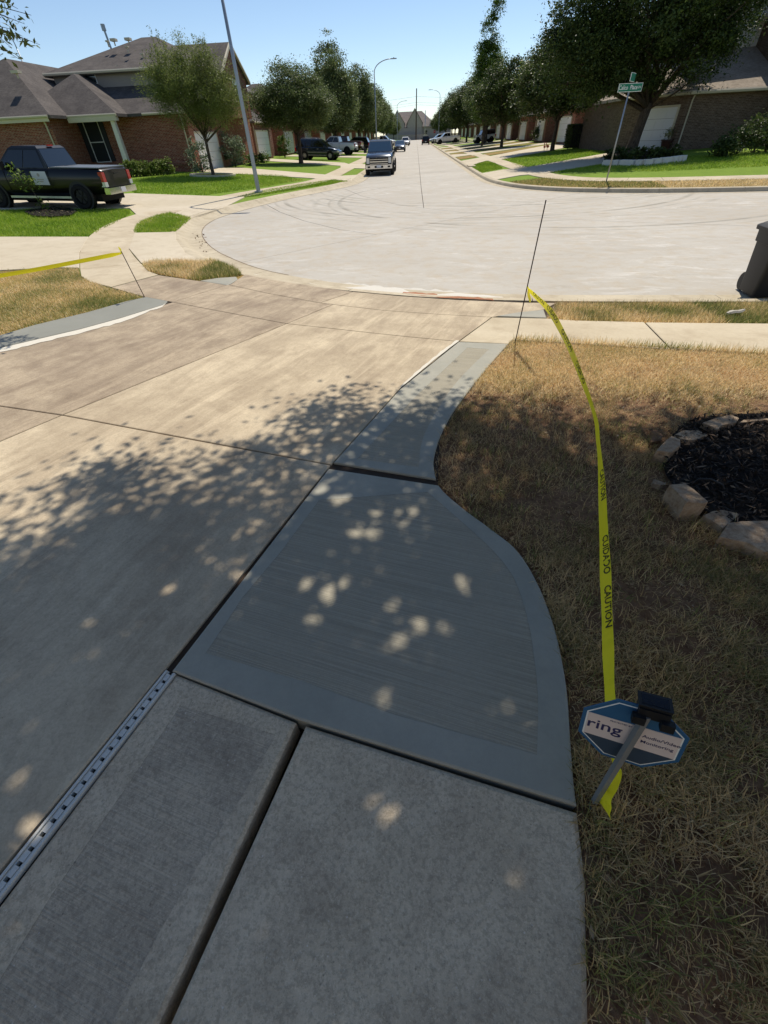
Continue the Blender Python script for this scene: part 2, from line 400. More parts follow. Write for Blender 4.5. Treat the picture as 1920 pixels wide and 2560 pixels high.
M_newb = concrete('fresh broomed concrete', (168, 161, 143), (176, 168, 150), (154, 148, 132), .8, PANEL_ROT, .5, speck=.12, stains=.25, bump=1., pits=False, rough=.8, grain=.12)
M_news = concrete('fresh troweled concrete', (156, 154, 141), (170, 166, 152), (138, 137, 126), .9, None, speck=.08, stains=.5, bump=.12, pits=False, rough=.6, grain=.06)
def street_marks(q, p, col):
    """old turning tyre marks (rings) and pale scoured patches"""
    for cx_, cy_, r0, w_, st_ in ((4.5, 30.5, 10.2, 1.8, .62), (3.0, 26.5, 9.0, 2.6, .52), (6., 24., 9.5, 1.6, .4)):
        d = q.n('VectorMath', _operation='DISTANCE'); q.t.links.new(q.n('Mapping', Vector=p, Scale=(1, 1, 0)).outputs[0], d.inputs[0]); d.inputs[1].default_value = (cx_, cy_, 0); rr = d.outputs['Value']
        lines = q.ramp(q.n('TexNoise', _noise_dimensions='1D', W=rr, Scale=2.6, Detail=3.).outputs[0], .5, .68)
        band = q.math('SUBTRACT', 1., q.math('MINIMUM', q.math('DIVIDE', q.math('ABSOLUTE', q.math('SUBTRACT', rr, r0)), w_), 1.)); brk = q.ramp(q.noise(p, .5, 3.), .38, .6)
        col = q.mix(q.math('MULTIPLY', q.math('MULTIPLY', lines, brk), q.math('MULTIPLY', band, st_*1.6)), col, lin(128, 124, 112))
    pm = q.map(p, (1., 2.6, 1), (0, 0, .12)); n = q.noise(pm, .9, 7., .78, .6); n2 = q.noise(p, .25, 2.)
    col = q.mix(q.math('MULTIPLY', q.ramp(n, .52, .66), q.math('MULTIPLY', q.ramp(n2, .4, .6), .75)), col, lin(214, 210, 202))
    col = q.mix(q.math('MULTIPLY', q.ramp(q.noise(pm, 1.6, 7., .8, .8), .54, .7), .5), col, lin(150, 140, 124)); return col
M_street = concrete('street concrete', (180, 174, 163), (190, 185, 175), (178, 160, 132), .22, None, stains=.5, speck=.15, bump=.25, rough=.8, pits=False, extra=street_marks)
M_kerb = concrete('kerb concrete', (186, 174, 150), (202, 190, 166), (150, 134, 110), .5, None, stains=.55, speck=.15, bump=.25, pits=False)
M_walk = concrete('sidewalk concrete', (190, 176, 150), (206, 193, 168), (160, 142, 116), .5, None, stains=.5, speck=.2, bump=.25)
M_far = concrete('far driveway concrete', (196, 184, 160), (208, 196, 174), (172, 156, 130), .3, None, stains=.4, speck=0, bump=.1, pits=False)
M_lime = plain('cement residue', (214, 208, 194), .9, var=.12, vs_=30)
M_newd = concrete('damp fresh concrete', (138, 138, 129), (146, 146, 137), (126, 127, 119), .8, None, speck=.1, stains=.3, bump=.3, pits=False, rough=.7)
M_lime2 = plain('scoured concrete dust', (206, 201, 190), .9, var=.08, vs_=20)
M_joint = plain('joint filler', (62, 50, 40), .95, var=.4, vs_=20); M_gdirt = plain('gutter dirt', (120, 102, 80), .95, var=.4, vs_=3)
def soil(name, c0, c1, c2, bump=.6):
    q = NB(name, .95, .15); p = q.pos(); n1 = q.noise(p, 2.2, 6., .65); n2 = q.noise(p, 24., 5., .7); n3 = q.noise(p, 110., 3., .7)
    col = q.mix(q.ramp(n1, .35, .65), lin(*c0), lin(*c1)); col = q.mix(q.ramp(n2, .42, .68), col, lin(*c2))
    col = q.mix(q.math('MULTIPLY', q.ramp(n3, .5, .7), .5), col, tuple(x*.45 for x in lin(*c0)[:3])+(1,))
    q.set('Base Color', col); q.bump(q.math('ADD', q.math('MULTIPLY', n2, .8), q.math('MULTIPLY', n3, .5)), bump, .02); return q.m
M_soil = soil('lawn soil', (122, 94, 70), (146, 116, 90), (92, 66, 48))
M_turf = soil('green turf', (116, 144, 48), (132, 156, 56), (98, 122, 42), .4)
M_turfdry = soil('dry turf', (168, 140, 84), (140, 126, 68), (124, 100, 60), .5)
M_mulch = soil('black mulch', (34, 31, 29), (48, 43, 39), (22, 20, 18), .9)
M_earth = soil('ground earth', (96, 84, 62), (82, 88, 50), (74, 62, 46), .4)
def blades(name, stops, rough=.55, trans=.25):
    """grass / leaf material: colour by the per-face attribute v"""
    q = NB(name, rough, .25); a = q.n('Attribute', _attribute_name='v'); o = q.n('ValToRGB', Fac=a.outputs['Fac']); e = o.color_ramp.elements
    while len(e) < len(stops): e.new(.5)
    for i, (p_, c) in enumerate(stops): e[i].position = p_; e[i].color = lin(*c)
    q.set('Base Color', o.outputs[0])
    if trans:
        tr = q.n('BsdfTranslucent', Color=o.outputs[0]); mx = q.n('MixShader', Fac=trans); out = q.t.nodes['Material Output']
        q.t.links.new(q.b.outputs[0], mx.inputs[1]); q.t.links.new(tr.outputs[0], mx.inputs[2]); q.t.links.new(mx.outputs[0], out.inputs[0])
    return q.m
M_straw = blades('straw grass', [(0, (110, 124, 62)), (.3, (156, 156, 92)), (.45, (224, 196, 140)), (.75, (252, 234, 190)), (1, (204, 164, 116))], .55, .45)
M_grass = blades('green grass', [(0, (104, 136, 38)), (.5, (138, 166, 50)), (.85, (168, 184, 74)), (1, (202, 188, 106))], .55, .4)
M_oak = blades('oak leaves', [(0, (50, 64, 32)), (.5, (74, 90, 44)), (.9, (104, 118, 60)), (1, (134, 140, 84))], .5, .3)
M_young = blades('young oak leaves', [(0, (82, 94, 46)), (.5, (120, 132, 70)), (.9, (152, 160, 94)), (1, (176, 178, 118))], .5, .4)
M_mid = blades('greyish oak leaves', [(0, (72, 86, 50)), (.5, (104, 118, 72)), (.9, (136, 146, 98)), (1, (160, 166, 122))], .5, .38)
M_back = blades('backlit leaves', [(0, (96, 114, 50)), (.5, (124, 142, 64)), (.9, (150, 166, 80)), (1, (170, 180, 100))], .5, .5)
M_leafy = blades('bright leaves', [(0, (58, 84, 30)), (.5, (86, 112, 40)), (.9, (124, 146, 60)), (1, (150, 164, 84))], .5, .3)
M_silver = blades('silvery sage leaves', [(0, (84, 100, 78)), (.5, (118, 132, 104)), (1, (156, 166, 136))], .6, .2)
M_flower = blades('bedding leaves', [(0, (70, 90, 34)), (.6, (120, 138, 60)), (.88, (160, 164, 88)), (1, (150, 62, 70))], .6, .25)
M_thatch = blades('brown thatch', [(0, (100, 108, 58)), (.3, (142, 136, 84)), (.5, (192, 164, 114)), (.8, (236, 208, 158)), (1, (150, 114, 80))], .6, .4)
M_chip = blades('mulch chips', [(0, (26, 23, 21)), (.7, (58, 52, 47)), (.9, (96, 78, 64)), (1, (164, 144, 122))], .8, 0)
M_litter = blades('dry leaf litter', [(0, (92, 68, 46)), (.5, (134, 104, 74)), (.85, (160, 134, 102)), (1, (184, 168, 142))], .7, .1)
def bark(name, c0, c1):
    q = NB(name, .9, .2); p = q.map(q.obj(), (14, 14, 2.5)); n = q.noise(p, 1.4, 5., .65, .5); q.set('Base Color', q.mix(q.ramp(n, .35, .65), lin(*c0), lin(*c1))); q.bump(n, .8, .03); return q.m
M_bark = bark('bark', (58, 48, 40), (104, 92, 78))
def brick(name, c1, c2, mortar, mort=.012):
    q = NB(name, .9, .15); sx = q.n('SeparateXYZ', Vector=q.pos()); v = q.n('CombineXYZ', X=q.math('ADD', sx.outputs[0], sx.outputs[1]), Y=sx.outputs[2], Z=0.)
    b = q.n('TexBrick', Vector=v.outputs[0], Color1=lin(*c1), Color2=lin(*c2), Mortar=lin(*mortar), Scale=1., Mortar__Size=mort, Brick__Width=.215, Row__Height=.078, Bias=-.1)
    nz = q.noise(q.map(q.pos(), (1, 1, 2.5)), 2.3, 4., .7); pale = q.ramp(q.noise(q.map(v.outputs[0], (4.65, 12.8, 1)), 1.0, 0.), .62, .68)
    col = q.mix(q.math('MULTIPLY', q.ramp(nz, .45, .7), .45), b.outputs[0], lin(*[int(x*.6) for x in c1])); col = q.mix(q.math('MULTIPLY', pale, .45), col, lin(*mortar))
    q.set('Base Color', col); q.bump(b.outputs[1], .5, -.01); return q.m
M_brick = brick('red brick', (128, 62, 48), (154, 84, 66), (164, 140, 120))
M_brick2 = brick('dark red brick', (108, 54, 46), (132, 72, 58), (150, 130, 112))
M_brick3 = brick('tan brick', (92, 76, 62), (112, 94, 78), (126, 112, 98))
def shingle(name, c0, c1):
    q = NB(name, .92, .15); p = q.pos(); n = q.noise(p, 1.1, 5., .65); n2 = q.noise(q.map(p, (6, 6, 22)), 1., 3., .7)
    col = q.mix(q.ramp(n, .35, .65), lin(*c0), lin(*c1)); col = q.mix(q.math('MULTIPLY', q.ramp(n2, .45, .65), .5), col, lin(*[int(x*.72) for x in c0])); q.set('Base Color', col); q.bump(n2, .4, .02); return q.m
M_roof = shingle('grey brown shingles', (84, 79, 77), (104, 98, 94)); M_roof2 = shingle('tan shingles', (150, 138, 124), (168, 156, 142))
M_hazy = plain('haze tinted beige siding', (168, 158, 150), .9, var=.08, vs_=1); M_hazyr = shingle('haze tinted shingles', (140, 130, 124), (158, 148, 142))  # distance haze put into the paler colours of the far house
M_siding = plain('grey siding', (150, 142, 134), .7, var=.06, vs_=2); M_sidingw = plain('pale siding', (196, 194, 188), .7, var=.05)
M_trim = plain('cream trim', (200, 190, 166), .6, var=.06, vs_=3); M_gutter = plain('beige gutter', (188, 180, 160), .5, var=.05); M_wht = plain('white door paint', (222, 222, 220), .55, var=.03, vs_=2)
M_col = plain('white column', (214, 210, 200), .6); M_shut = plain('dark shutter', (34, 38, 42), .6); M_stone = plain('pale stone veneer', (190, 172, 138), .85, var=.25, vs_=3)
def glass(name, col, rough=.06):
    q = NB(name, rough, .6); q.set('Base Color', lin(*col)); q.set('Metallic', .0); q.set('Coat Weight', .5); return q.m
M_glass = glass('window glass', (36, 48, 52)); M_cglass = glass('tinted car glass', (14, 17, 20), .04); M_bglass = glass('blue windshield', (44, 66, 86), .05)
M_steel = plain('galvanised steel', (158, 164, 170), .45, .7, var=.08, vs_=3); M_chrome = plain('chrome', (205, 207, 210), .12, 1.); M_dark = plain('dark plastic', (24, 25, 27), .5); M_tyre = plain('tyre rubber', (20, 20, 21), .85)
M_rebar = plain('rusty rebar', (62, 44, 42), .7, .4, var=.3, vs_=40); M_alu = plain('alloy wheel', (150, 152, 156), .3, .9); M_blkrim = plain('black wheel', (26, 27, 29), .35, .5)
M_red = plain('tail light red', (170, 16, 20), .2, coat=.6); M_lens = plain('clear lens', (208, 212, 214), .12, .2, coat=.6); M_plate = plain('licence plate', (214, 216, 222), .5)
M_pblack = plain('black car paint', (7, 8, 10), .3, .0, .25, coat=.35); M_pgrey = plain('steel grey car paint', (44, 54, 66), .25, .5, coat=1.); M_pblue = plain('blue grey car paint', (40, 54, 72), .25, .5, coat=1.)
M_pwhite = plain('white car paint', (224, 225, 226), .3, 0., coat=1.); M_pred = plain('dark red car paint', (84, 20, 22), .3, .3, coat=1.); M_psil = plain('silver car paint', (168, 170, 172), .3, .6, coat=1.); M_tonneau = plain('tonneau vinyl', (96, 104, 112), .45)
M_sgreen = plain('sign green', (0, 116, 88), .45); M_swhite = plain('sign white', (226, 230, 226), .5); M_sred = plain('stop red', (176, 24, 30), .5); M_wood = plain('pole timber', (72, 60, 52), .9, var=.2, vs_=3)
M_ringb = plain('sign blue', (44, 92, 130), .5); M_ringn = plain('shaded sign navy', (52, 68, 84), .5); M_ringw = plain('sign cream white', (214, 200, 192), .5); M_navy = plain('sign lettering', (44, 44, 88), .6); M_print = plain('black print', (40, 46, 18), .7)  # navy of the sign's lower field is darkened to carry shade
q = NB('caution tape', .35, .5); q.set('Base Color', lin(252, 240, 40)); tr = q.n('BsdfTranslucent', Color=lin(255, 246, 60)); mx = q.n('MixShader', Fac=.5)
q.t.links.new(q.b.outputs[0], mx.inputs[1]); q.t.links.new(tr.outputs[0], mx.inputs[2]); q.t.links.new(mx.outputs[0], q.t.nodes['Material Output'].inputs[0]); M_tape = q.m
M_drain = plain('grey drain plastic', (206, 205, 198), .55, var=.05, vs_=20); M_bin = plain('bin plastic', (34, 34, 35), .55, var=.1, vs_=6); M_rock = soil('edging stone', (186, 166, 142), (164, 146, 126), (138, 114, 90), .8); M_whiterock = plain('white limestone', (222, 216, 204), .85, var=.15, vs_=4)
M_pot = plain('brown glazed pot', (62, 34, 26), .4); M_box = plain('grey cabinet', (176, 170, 158), .5); M_terr = plain('terracotta', (140, 78, 52), .8)
# ---------------------------------------------------------------- ground, street, kerbs, walks
def structure(name):
    o = thing(name); o['kind'] = 'structure'; return o
def s_of(K, Sg, p):
    A = np.array(densify(K, .5, False)); d = ((A-np.array(p))**2).sum(1); q = A[d.argmin()]
    best = (1e9, 0)
    for i in range(len(K)-1):
        a, b = np.array(K[i]), np.array(K[i+1]); t = np.clip(((q-a)@(b-a))/((b-a)@(b-a)), 0, 1); e = ((a+t*(b-a)-q)**2).sum()
        if e < best[0]: best = (e, Sg[i]+t*(Sg[i+1]-Sg[i]))
    return best[1]
xs = np.r_[np.linspace(-900, -90, 7), np.arange(-80, 81, 2.), np.linspace(90, 900, 7)]; ys = np.r_[np.linspace(-300, -20, 4), np.arange(-16, 300, 2.), np.linspace(310, 1500, 8)]
X, Y = np.meshgrid(xs, ys); Z = Gv(X, Y)-.22; nx, ny = len(xs), len(ys); idx = np.arange(nx*ny).reshape(ny, nx)
fa = np.stack([idx[:-1, :-1], idx[:-1, 1:], idx[1:, 1:], idx[1:, :-1]], -1).reshape(-1, 4)
put('ground', np_mesh('ground', np.c_[X.ravel(), Y.ravel(), Z], fa), M_earth)['kind'] = 'structure'
# lawns
offL = [offset_pt(KL, s, SGL, KW+.05, 1) for s in np.arange(0, SGL[-1], 1.)]
iA = min(range(len(offL)), key=lambda i: math.dist(offL[i], P(604, 692)))
iB = min(range(len(offL)), key=lambda i: math.dist(offL[i], P(1380, 770)))
stripTop = [(367, 745), (316, 756), (218, 784), (86, 816), (0, 842)]
lawnL = offL[:iA+1]+PP(stripTop)+[P(-250, 906), (-12, 3.5), (-90, -8), (-90, 286)]
RIGHT_EDGE = [(1281, 852), (1271, 862), (1215, 926), (1169, 984), (1128, 1042), (1099, 1100), (1085, 1157), (1091, 1203), (1097, 1214), (1157, 1273), (1227, 1325), (1296, 1383), (1348, 1470), (1383, 1562), (1403, 1643), (1418, 1736), (1426, 1852), (1435, 1967), (1446, 2030), (1464, 2199), (1472, 2560)]
RE_ = RIGHT_EDGE; RIGHT_EDGE = RE_[:1]+crs(RE_[1:19], 4)+RE_[19:]
lawnN = offL[iB:]+[(66, -8), (.66, -8)]+PP(RIGHT_EDGE)[::-1]
offR = [offset_pt(KR, s, SGR, KW+.05, 1) for s in np.arange(0, SGR[-1], 1.)]
lawnR = offR+[(95, 286), (95, 14)]
def soilz(x, y):
    f = 1/(1+((x-1.2)**2+(y-2)**2)/40)
    return f*(.012*np.sin(x*5.1+1.3*y)+.010*np.sin(y*7.3-2.1*x+1)+.006*np.sin(13*x+9*y))
sheet('lawn', lawnL, M_turf, off=-.02, step=2., grid=3., kind='structure')
sheet('lawn', lawnR, M_turf, off=-.02, step=2., grid=3., kind='structure')
nr_near = [q for q in PP(RIGHT_EDGE)]+[(.66, -3), (7, -3), P(2500, 905), P(1920, 888), P(1600, 870)]
sheet('lawn', lawnN, M_turfdry, off=-.05, step=2., grid=3., kind='structure')
sheet('lawn', nr_near, M_soil, off=-.022, step=.3, grid=.22, noise=soilz, kind='structure')
NLAWN = PP([(0, 677), (147, 670), (197, 672), (203, 692), (225, 705), (278, 722), (362, 744)]+stripTop[1:])+[P(-400, 936), P(-400, 690)]
sheet('lawn', NLAWN, M_turfdry, off=-.008, step=.5, grid=.6, kind='structure')
# street slabs
A0, A1 = Vector(P(592, 658)), Vector(P(1365, 500)); dA = (A1-A0).normalized()
lineA = [tuple(A0-dA*4), tuple(A1+dA*8)]
lineB = PP([(840, 440), (866, 474), (905, 490), (1000, 513), (1170, 533), (1365, 545), (1620, 557), (1920, 566)])
lineB += [(24, 12.6), (80, 9)]; lineB[0] = (-6.5, 35.5)
lineD = PP([(640, 500), (667, 512), (700, 530), (760, 552), (850, 574), (950, 588), (1060, 600)])
lineD[0] = offset_pt(KL, s_of(KL, SGL, P(655, 508)), SGL, 1., 1)
cx0 = P(1053, 470); lineC = [P(1062, 540), cx0, (cx0[0]+.1, 300)]
polys = [STREET]
for ln in [lineB, lineC, lineA, lineD]+[[(-8, y), (8, y)] for y in range(54, 210, 13)]:
    polys = [r for q_ in polys for r in split(q_, ln)]
st = structure('street')
for q_ in polys: slab('slab', q_, M_street, st, off=0., gap=.022, bev=.005, step=1.5)
sheet('joint_filler', densify(STREET, 3), M_joint, st, off=-.03, step=3)
# kerbs
def kerb(K, Sg, s0, s1, prof, parent, seg=3.0, mat_=None):
    n = max(1, int((s1-s0)/seg)); L = (s1-s0)/n
    for k in range(n):
        ss = np.linspace(s0+k*L+.006, s0+(k+1)*L-.006, 6 if L < 6 else 4); rings = []
        for s_ in ss: rings.append([(*offset_pt(K, s_, Sg, d, 1), ZS+z) for d, z in prof])
        MB().loft([r[::-1] for r in rings]).build('kerb_stone', mat_ or M_kerb, parent, 40)
rolled = [(-.42, -.1), (-.42, .003), (0, .006), (.07, .03), (.15, .075), (.23, .115), (.30, .137), (.46, .143), (.46, -.1)]
upright = [(-.30, -.1), (-.30, .003), (-.02, .006), (.02, .02), (.05, .12), (.07, .140), (.12, .147), (.30, .150), (.30, -.1)]
kl = structure('kerb'); kr = structure('kerb')
sF = s_of(KL, SGL, (-3.75, 120))
kerb(KL, SGL, 1, sF, rolled, kl, 24); kerb(KL, SGL, sF, s_of(KL, SGL, P(1394, 757))+30, rolled, kl, 3.)
sR = s_of(KR, SGR, (3.97, 120)); s0R = s_of(KR, SGR, (22, 20))
kerb(KR, SGR, 2, s0R, upright, kr, 10.); kerb(KR, SGR, s0R, sR, upright, kr, 3.); kerb(KR, SGR, sR, SGR[-1]-1, upright, kr, 24)
def kerb_line(K, Sg, s0, s1, d, w_, parent, z):
    n = int((s1-s0)/.6); mb = MB(); V = []
    for s_ in np.linspace(s0, s1, n): V += [(*offset_pt(K, s_, Sg, d-w_/2*(.6+.8*random.random()), 1), z), (*offset_pt(K, s_, Sg, d+w_/2, 1), z)]
    mb.add(V, [(2*i, 2*i+1, 2*i+3, 2*i+2) for i in range(n-1)]).build('gutter_dirt', M_gdirt, parent)
kerb_line(KL, SGL, s_of(KL, SGL, (-3.75, 110)), s_of(KL, SGL, P(640, 693)), -.43, .024, kl, ZS+.0055); kerb_line(KL, SGL, s_of(KL, SGL, (-3.75, 110)), s_of(KL, SGL, P(520, 655)), .475, .02, kl, ZS+.152)
# sidewalks that run round both kerbs
def walk(K, Sg, s0, s1, d0, d1, step, parent, mat_=None):
    n = max(1, int((s1-s0)/step)); L = (s1-s0)/n
    for k in range(n):
        ss = np.linspace(s0+k*L, s0+(k+1)*L, 4)
        slab('slab', [offset_pt(K, s_, Sg, d0, 1) for s_ in ss]+[offset_pt(K, s_, Sg, d1, 1) for s_ in ss[::-1]], mat_ or M_walk, parent, gap=.014, step=.8)
wl = structure('sidewalk'); wr = structure('sidewalk')
s7 = s_of(KL, SGL, P(322, 622))
walk(KL, SGL, s_of(KL, SGL, (-3.7, 60)), s7, 1.5, 2.75, 1.9, wl); walk(KL, SGL, 5, s_of(KL, SGL, (-3.7, 60)), 1.5, 2.75, 20, wl)
walk(KR, SGR, s0R, s_of(KR, SGR, (3.97, 60)), 2.35, 3.5, 1.9, wr); walk(KR, SGR, s_of(KR, SGR, (3.97, 60)), SGR[-1]-3, 2.2, 3.35, 20, wr); walk(KR, SGR, 4, s0R, 2.35, 3.5, 8, wr)
# camera driveway: traced slabs
dw = structure('driveway')
GUT = [(613, 687), (654, 696), (769, 715), (883, 731), (1002, 742), (1135, 751), (1300, 758), (1392, 759)]
T3 = [(571, 713), (671, 735), (800, 759), (960, 778), (1100, 788), (1229, 795), (1366, 798)]
T2 = [(433, 757), (717, 811), (800, 820), (1000, 842), (1146, 856)]
sd = dict(
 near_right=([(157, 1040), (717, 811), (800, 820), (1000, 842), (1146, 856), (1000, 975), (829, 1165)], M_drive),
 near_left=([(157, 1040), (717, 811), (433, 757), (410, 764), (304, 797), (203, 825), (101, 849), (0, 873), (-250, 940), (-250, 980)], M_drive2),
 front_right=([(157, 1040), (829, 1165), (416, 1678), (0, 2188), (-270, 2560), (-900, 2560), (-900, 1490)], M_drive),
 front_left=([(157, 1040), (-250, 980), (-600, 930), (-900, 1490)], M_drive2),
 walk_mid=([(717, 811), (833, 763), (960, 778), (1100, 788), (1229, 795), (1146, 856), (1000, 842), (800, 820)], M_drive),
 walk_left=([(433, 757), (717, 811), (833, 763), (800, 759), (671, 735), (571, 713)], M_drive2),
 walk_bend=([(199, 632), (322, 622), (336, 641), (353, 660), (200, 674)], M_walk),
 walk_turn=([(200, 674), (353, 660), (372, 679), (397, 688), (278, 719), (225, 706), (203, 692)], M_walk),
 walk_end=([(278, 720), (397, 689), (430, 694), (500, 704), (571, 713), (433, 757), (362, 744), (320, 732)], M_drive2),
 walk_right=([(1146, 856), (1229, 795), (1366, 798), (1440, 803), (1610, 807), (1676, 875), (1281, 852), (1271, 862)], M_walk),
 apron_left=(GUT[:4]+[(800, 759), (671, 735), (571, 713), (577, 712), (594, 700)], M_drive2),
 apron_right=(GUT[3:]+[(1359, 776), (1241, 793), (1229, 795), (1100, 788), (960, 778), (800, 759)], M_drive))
for k, (pl, mm) in sd.items(): slab('slab', PP(pl), mm, dw, gap=.013, bev=.004)
for a, b in (((1610, 807), (1676, 875)), ((2140, 812), (2290, 903)), ((2900, 815), (3120, 935))):
    pass
slab('slab', PP([(1610, 807), (1676, 875), (2290, 903), (2140, 812)]), M_walk, dw, gap=.03)
slab('slab', PP([(2140, 812), (2290, 903), (3600, 960), (3300, 830)]), M_walk, dw, gap=.03)
fill = PP([(613, 690), (1392, 762), (1366, 797), (1281, 851), (1215, 926), (1169, 984), (1128, 1042), (1099, 1100), (1094, 1213), (1060, 1240), (800, 1250), (440, 1670), (0, 2180), (-250, 2540), (-850, 2500), (-600, 960), (0, 870), (362, 745), (290, 722), (397, 690), (571, 713), (594, 700)])
sheet('joint_filler', fill, M_joint, dw, off=-.004, step=1., grid=1.)
# fresh concrete
fr = structure('fresh_concrete')
N2 = [(430, 1682), (822, 1174), (1097, 1216), (1157, 1273), (1227, 1325), (1296, 1383), (1348, 1470), (1383, 1562), (1403, 1643), (1418, 1736), (1426, 1852), (1435, 1967), (1444, 2028), (745, 1803)]
N2i = [(517, 1637), (609, 1497), (704, 1383), (799, 1254), (1068, 1234), (1153, 1308), (1235, 1385), (1286, 1455), (1318, 1554), (1333, 1643), (1343, 1751), (1340, 1890), (982, 1789), (754, 1706)]
N1 = [(833, 1160), (1000, 975), (1146, 857), (1271, 862), (1215, 926), (1169, 984), (1128, 1042), (1099, 1100), (1085, 1157), (1091, 1202)]
N1i = [(893, 1152), (1034, 1000), (1168, 872), (1222, 876), (1140, 960), (1082, 1047), (1054, 1111), (1047, 1172)]
N2 = N2[:2]+crs([(1085, 1157)]+N2[2:13], 5)[5:]+N2[13:]; N2i = N2i[:4]+crs(N2i[4:12], 5)+N2i[12:]; N1 = N1[:3]+crs(N1[3:], 5); N1i = N1i[:3]+crs(N1i[3:], 4)
slab('panel', PP(N2), [M_news, M_newb], fr, off=.014, gap=.007, bev=.005, inner=PP(N2i), step=.12)
slab('panel', PP(N1), [M_news, M_newb], fr, off=.014, gap=.007, bev=.005, inner=PP(N1i), step=.2)
slab('panel', PP([(420, 755), (367, 745), (316, 756), (218, 784), (86, 816), (0, 842), (-250, 906), (-250, 940), (0, 873), (101, 849), (203, 825), (304, 797), (410, 764)]), M_newd, fr, off=.02, gap=.006, bev=.006)
slab('panel', PP([(500, 704), (545, 697), (591, 694), (595, 700), (577, 712), (567, 715)]), M_news, fr, off=.018, gap=.006)
slab('panel', PP([(1241, 793), (1290, 784), (1359, 777), (1366, 797)]), M_news, fr, off=.018, gap=.006)
def jag(l, a):
    return [(x+random.uniform(-a, a), y+random.uniform(-a, a)*.7) for x, y in l]
def dense_px(l, step): return densify(l, step, False)
low = dense_px([(418, 757), (408, 769), (304, 808), (203, 837), (101, 860), (0, 884), (-250, 952)], 14)
up_ = dense_px([(-250, 941), (0, 874), (101, 850), (203, 826), (304, 798), (409, 765)], 40)
sheet('cement_residue', PP(jag(low, 2.2)+up_), M_lime, dw, off=.0165, step=.4)
low = dense_px([(1000, 974), (1040, 941), (1090, 899), (1148, 855)], 10); up_ = [(1141, 853), (1083, 897), (1030, 943), (996, 974)]
sheet('cement_residue', PP(jag(low, .4)+jag(dense_px(up_, 8), 1.6)), M_lime, dw, off=.0165, step=.4)
sheet('cement_residue', PP(jag(dense_px([(620, 684), (769, 709), (900, 727), (1100, 741), (1290, 752)], 14), 2.)+jag(dense_px([(1290, 747), (1100, 726), (900, 712), (769, 700), (640, 683)], 12), 4)), M_lime2, st, off=.003, step=.4)
sheet('dirt_stain', PP(jag(dense_px([(1005, 735), (1100, 745), (1235, 752)], 12), 1.)+jag(dense_px([(1230, 748), (1100, 737), (1010, 730)], 9), 2.)), plain('red clay dirt', (164, 112, 82), .95, var=.2, vs_=20), st, off=.009, step=.4)
# old walk slabs by the camera
ow = structure('old_walk')
slab('slab', PP([(441, 1686), (742, 1806), (744, 1812), (398, 2560), (300, 2760), (-330, 2760), (0, 2263)]), [M_oldslab, M_oldbrush], ow, off=.004, gap=.004, bev=.008, step=.2,
     inner=PP([(452, 1765), (690, 1838), (610, 1985), (510, 2140), (400, 2330), (280, 2560), (200, 2700), (-150, 2700), (130, 2240), (330, 1950)]))
slab('slab', PP([(764, 1813), (1444, 2031), (1447, 2040), (1464, 2199), (1472, 2560), (1480, 2800), (330, 2800), (424, 2560)]), M_oldslab, ow, off=.004, gap=.004, bev=.010, step=.2)
# far driveways
fd = structure('driveways')
def drv(pl, mm=None, gap=.012): slab('slab', pl, mm or M_far, fd, off=.016, gap=gap, step=1.2)
drv(PP([(-300, 593), (0, 593), (222, 593)])+PP([(200, 632), (199, 671), (147, 670), (0, 677), (-300, 690)]))
drv(PP([(336, 583), (440, 581), (441, 600), (465, 633), (512, 657), (353, 659), (322, 622)]))
drv(PP([(-60, 498), (332, 484), (509, 490), (612, 493), (560, 520), (478, 546), (345, 541), (324, 521), (100, 521), (-200, 530)]))
a_ = PP([(610, 420), (780, 434), (852, 441)]); b_ = PP([(560, 433), (770, 445)])
drv([a_[0], a_[1], (-5.3, 37), (-4.1, 38.2), (-4.05, 32.6), b_[1], b_[0], (-17, 40.6), (-17, 44.6)])
drv([(-17, 58.2), (-6.9, 49.4), (-6.5, 46.5), (-4.1, 45.5), (-4.1, 52.5), (-6.5, 52.5), (-7.2, 54.8), (-17, 62.5)])
for y in (67, 80, 94, 107, 121): drv([(-17, y+3), (-6.6, y), (-4.1, y-1), (-4.1, y+6), (-6.6, y+5), (-17, y+8)])
z4 = lambda u, v: P(1140+u*.2893, 250+v*.2893)
drv([z4(200, 640), z4(410, 602), z4(560, 592), z4(1420, 440), z4(1560, 425), z4(1500, 500), z4(1280, 545), z4(780, 632), z4(550, 652), z4(345, 690)])
drv([(4.2, 43.2), (6.1, 48), z4(410, 510), z4(750, 450), z4(1010, 400), (18, 61), (18, 66.5), z4(800, 388), z4(290, 487), (6.2, 54.3), (4.2, 51.6)])
for y in (60.5, 72, 84, 97, 110, 124, 140, 158): drv([(4.2, y), (6.3, y+1.5), (17.5, y+12), (17.5, y+17), (6.4, y+5.5), (4.2, y+7.5)])
# storm inlet in the far right kerb
si = thing('storm_inlet', 'concrete storm drain inlet set in the kerb beside the grass verge', 'storm drain')
q0 = P(1180, 430); q1 = P(1158, 414); rz = math.atan2(q1[1]-q0[1], q1[0]-q0[0]); cxy = ((q0[0]+q1[0])/2+.3, (q0[1]+q1[1])/2)
MB().box((cxy[0], cxy[1], ZS+.17), (1.8, .55, .06), rz).build('lid', M_kerb, si); MB().box((cxy[0]-.02, cxy[1], ZS+.07), (1.6, .5, .13), rz).build('opening', M_dark, si)
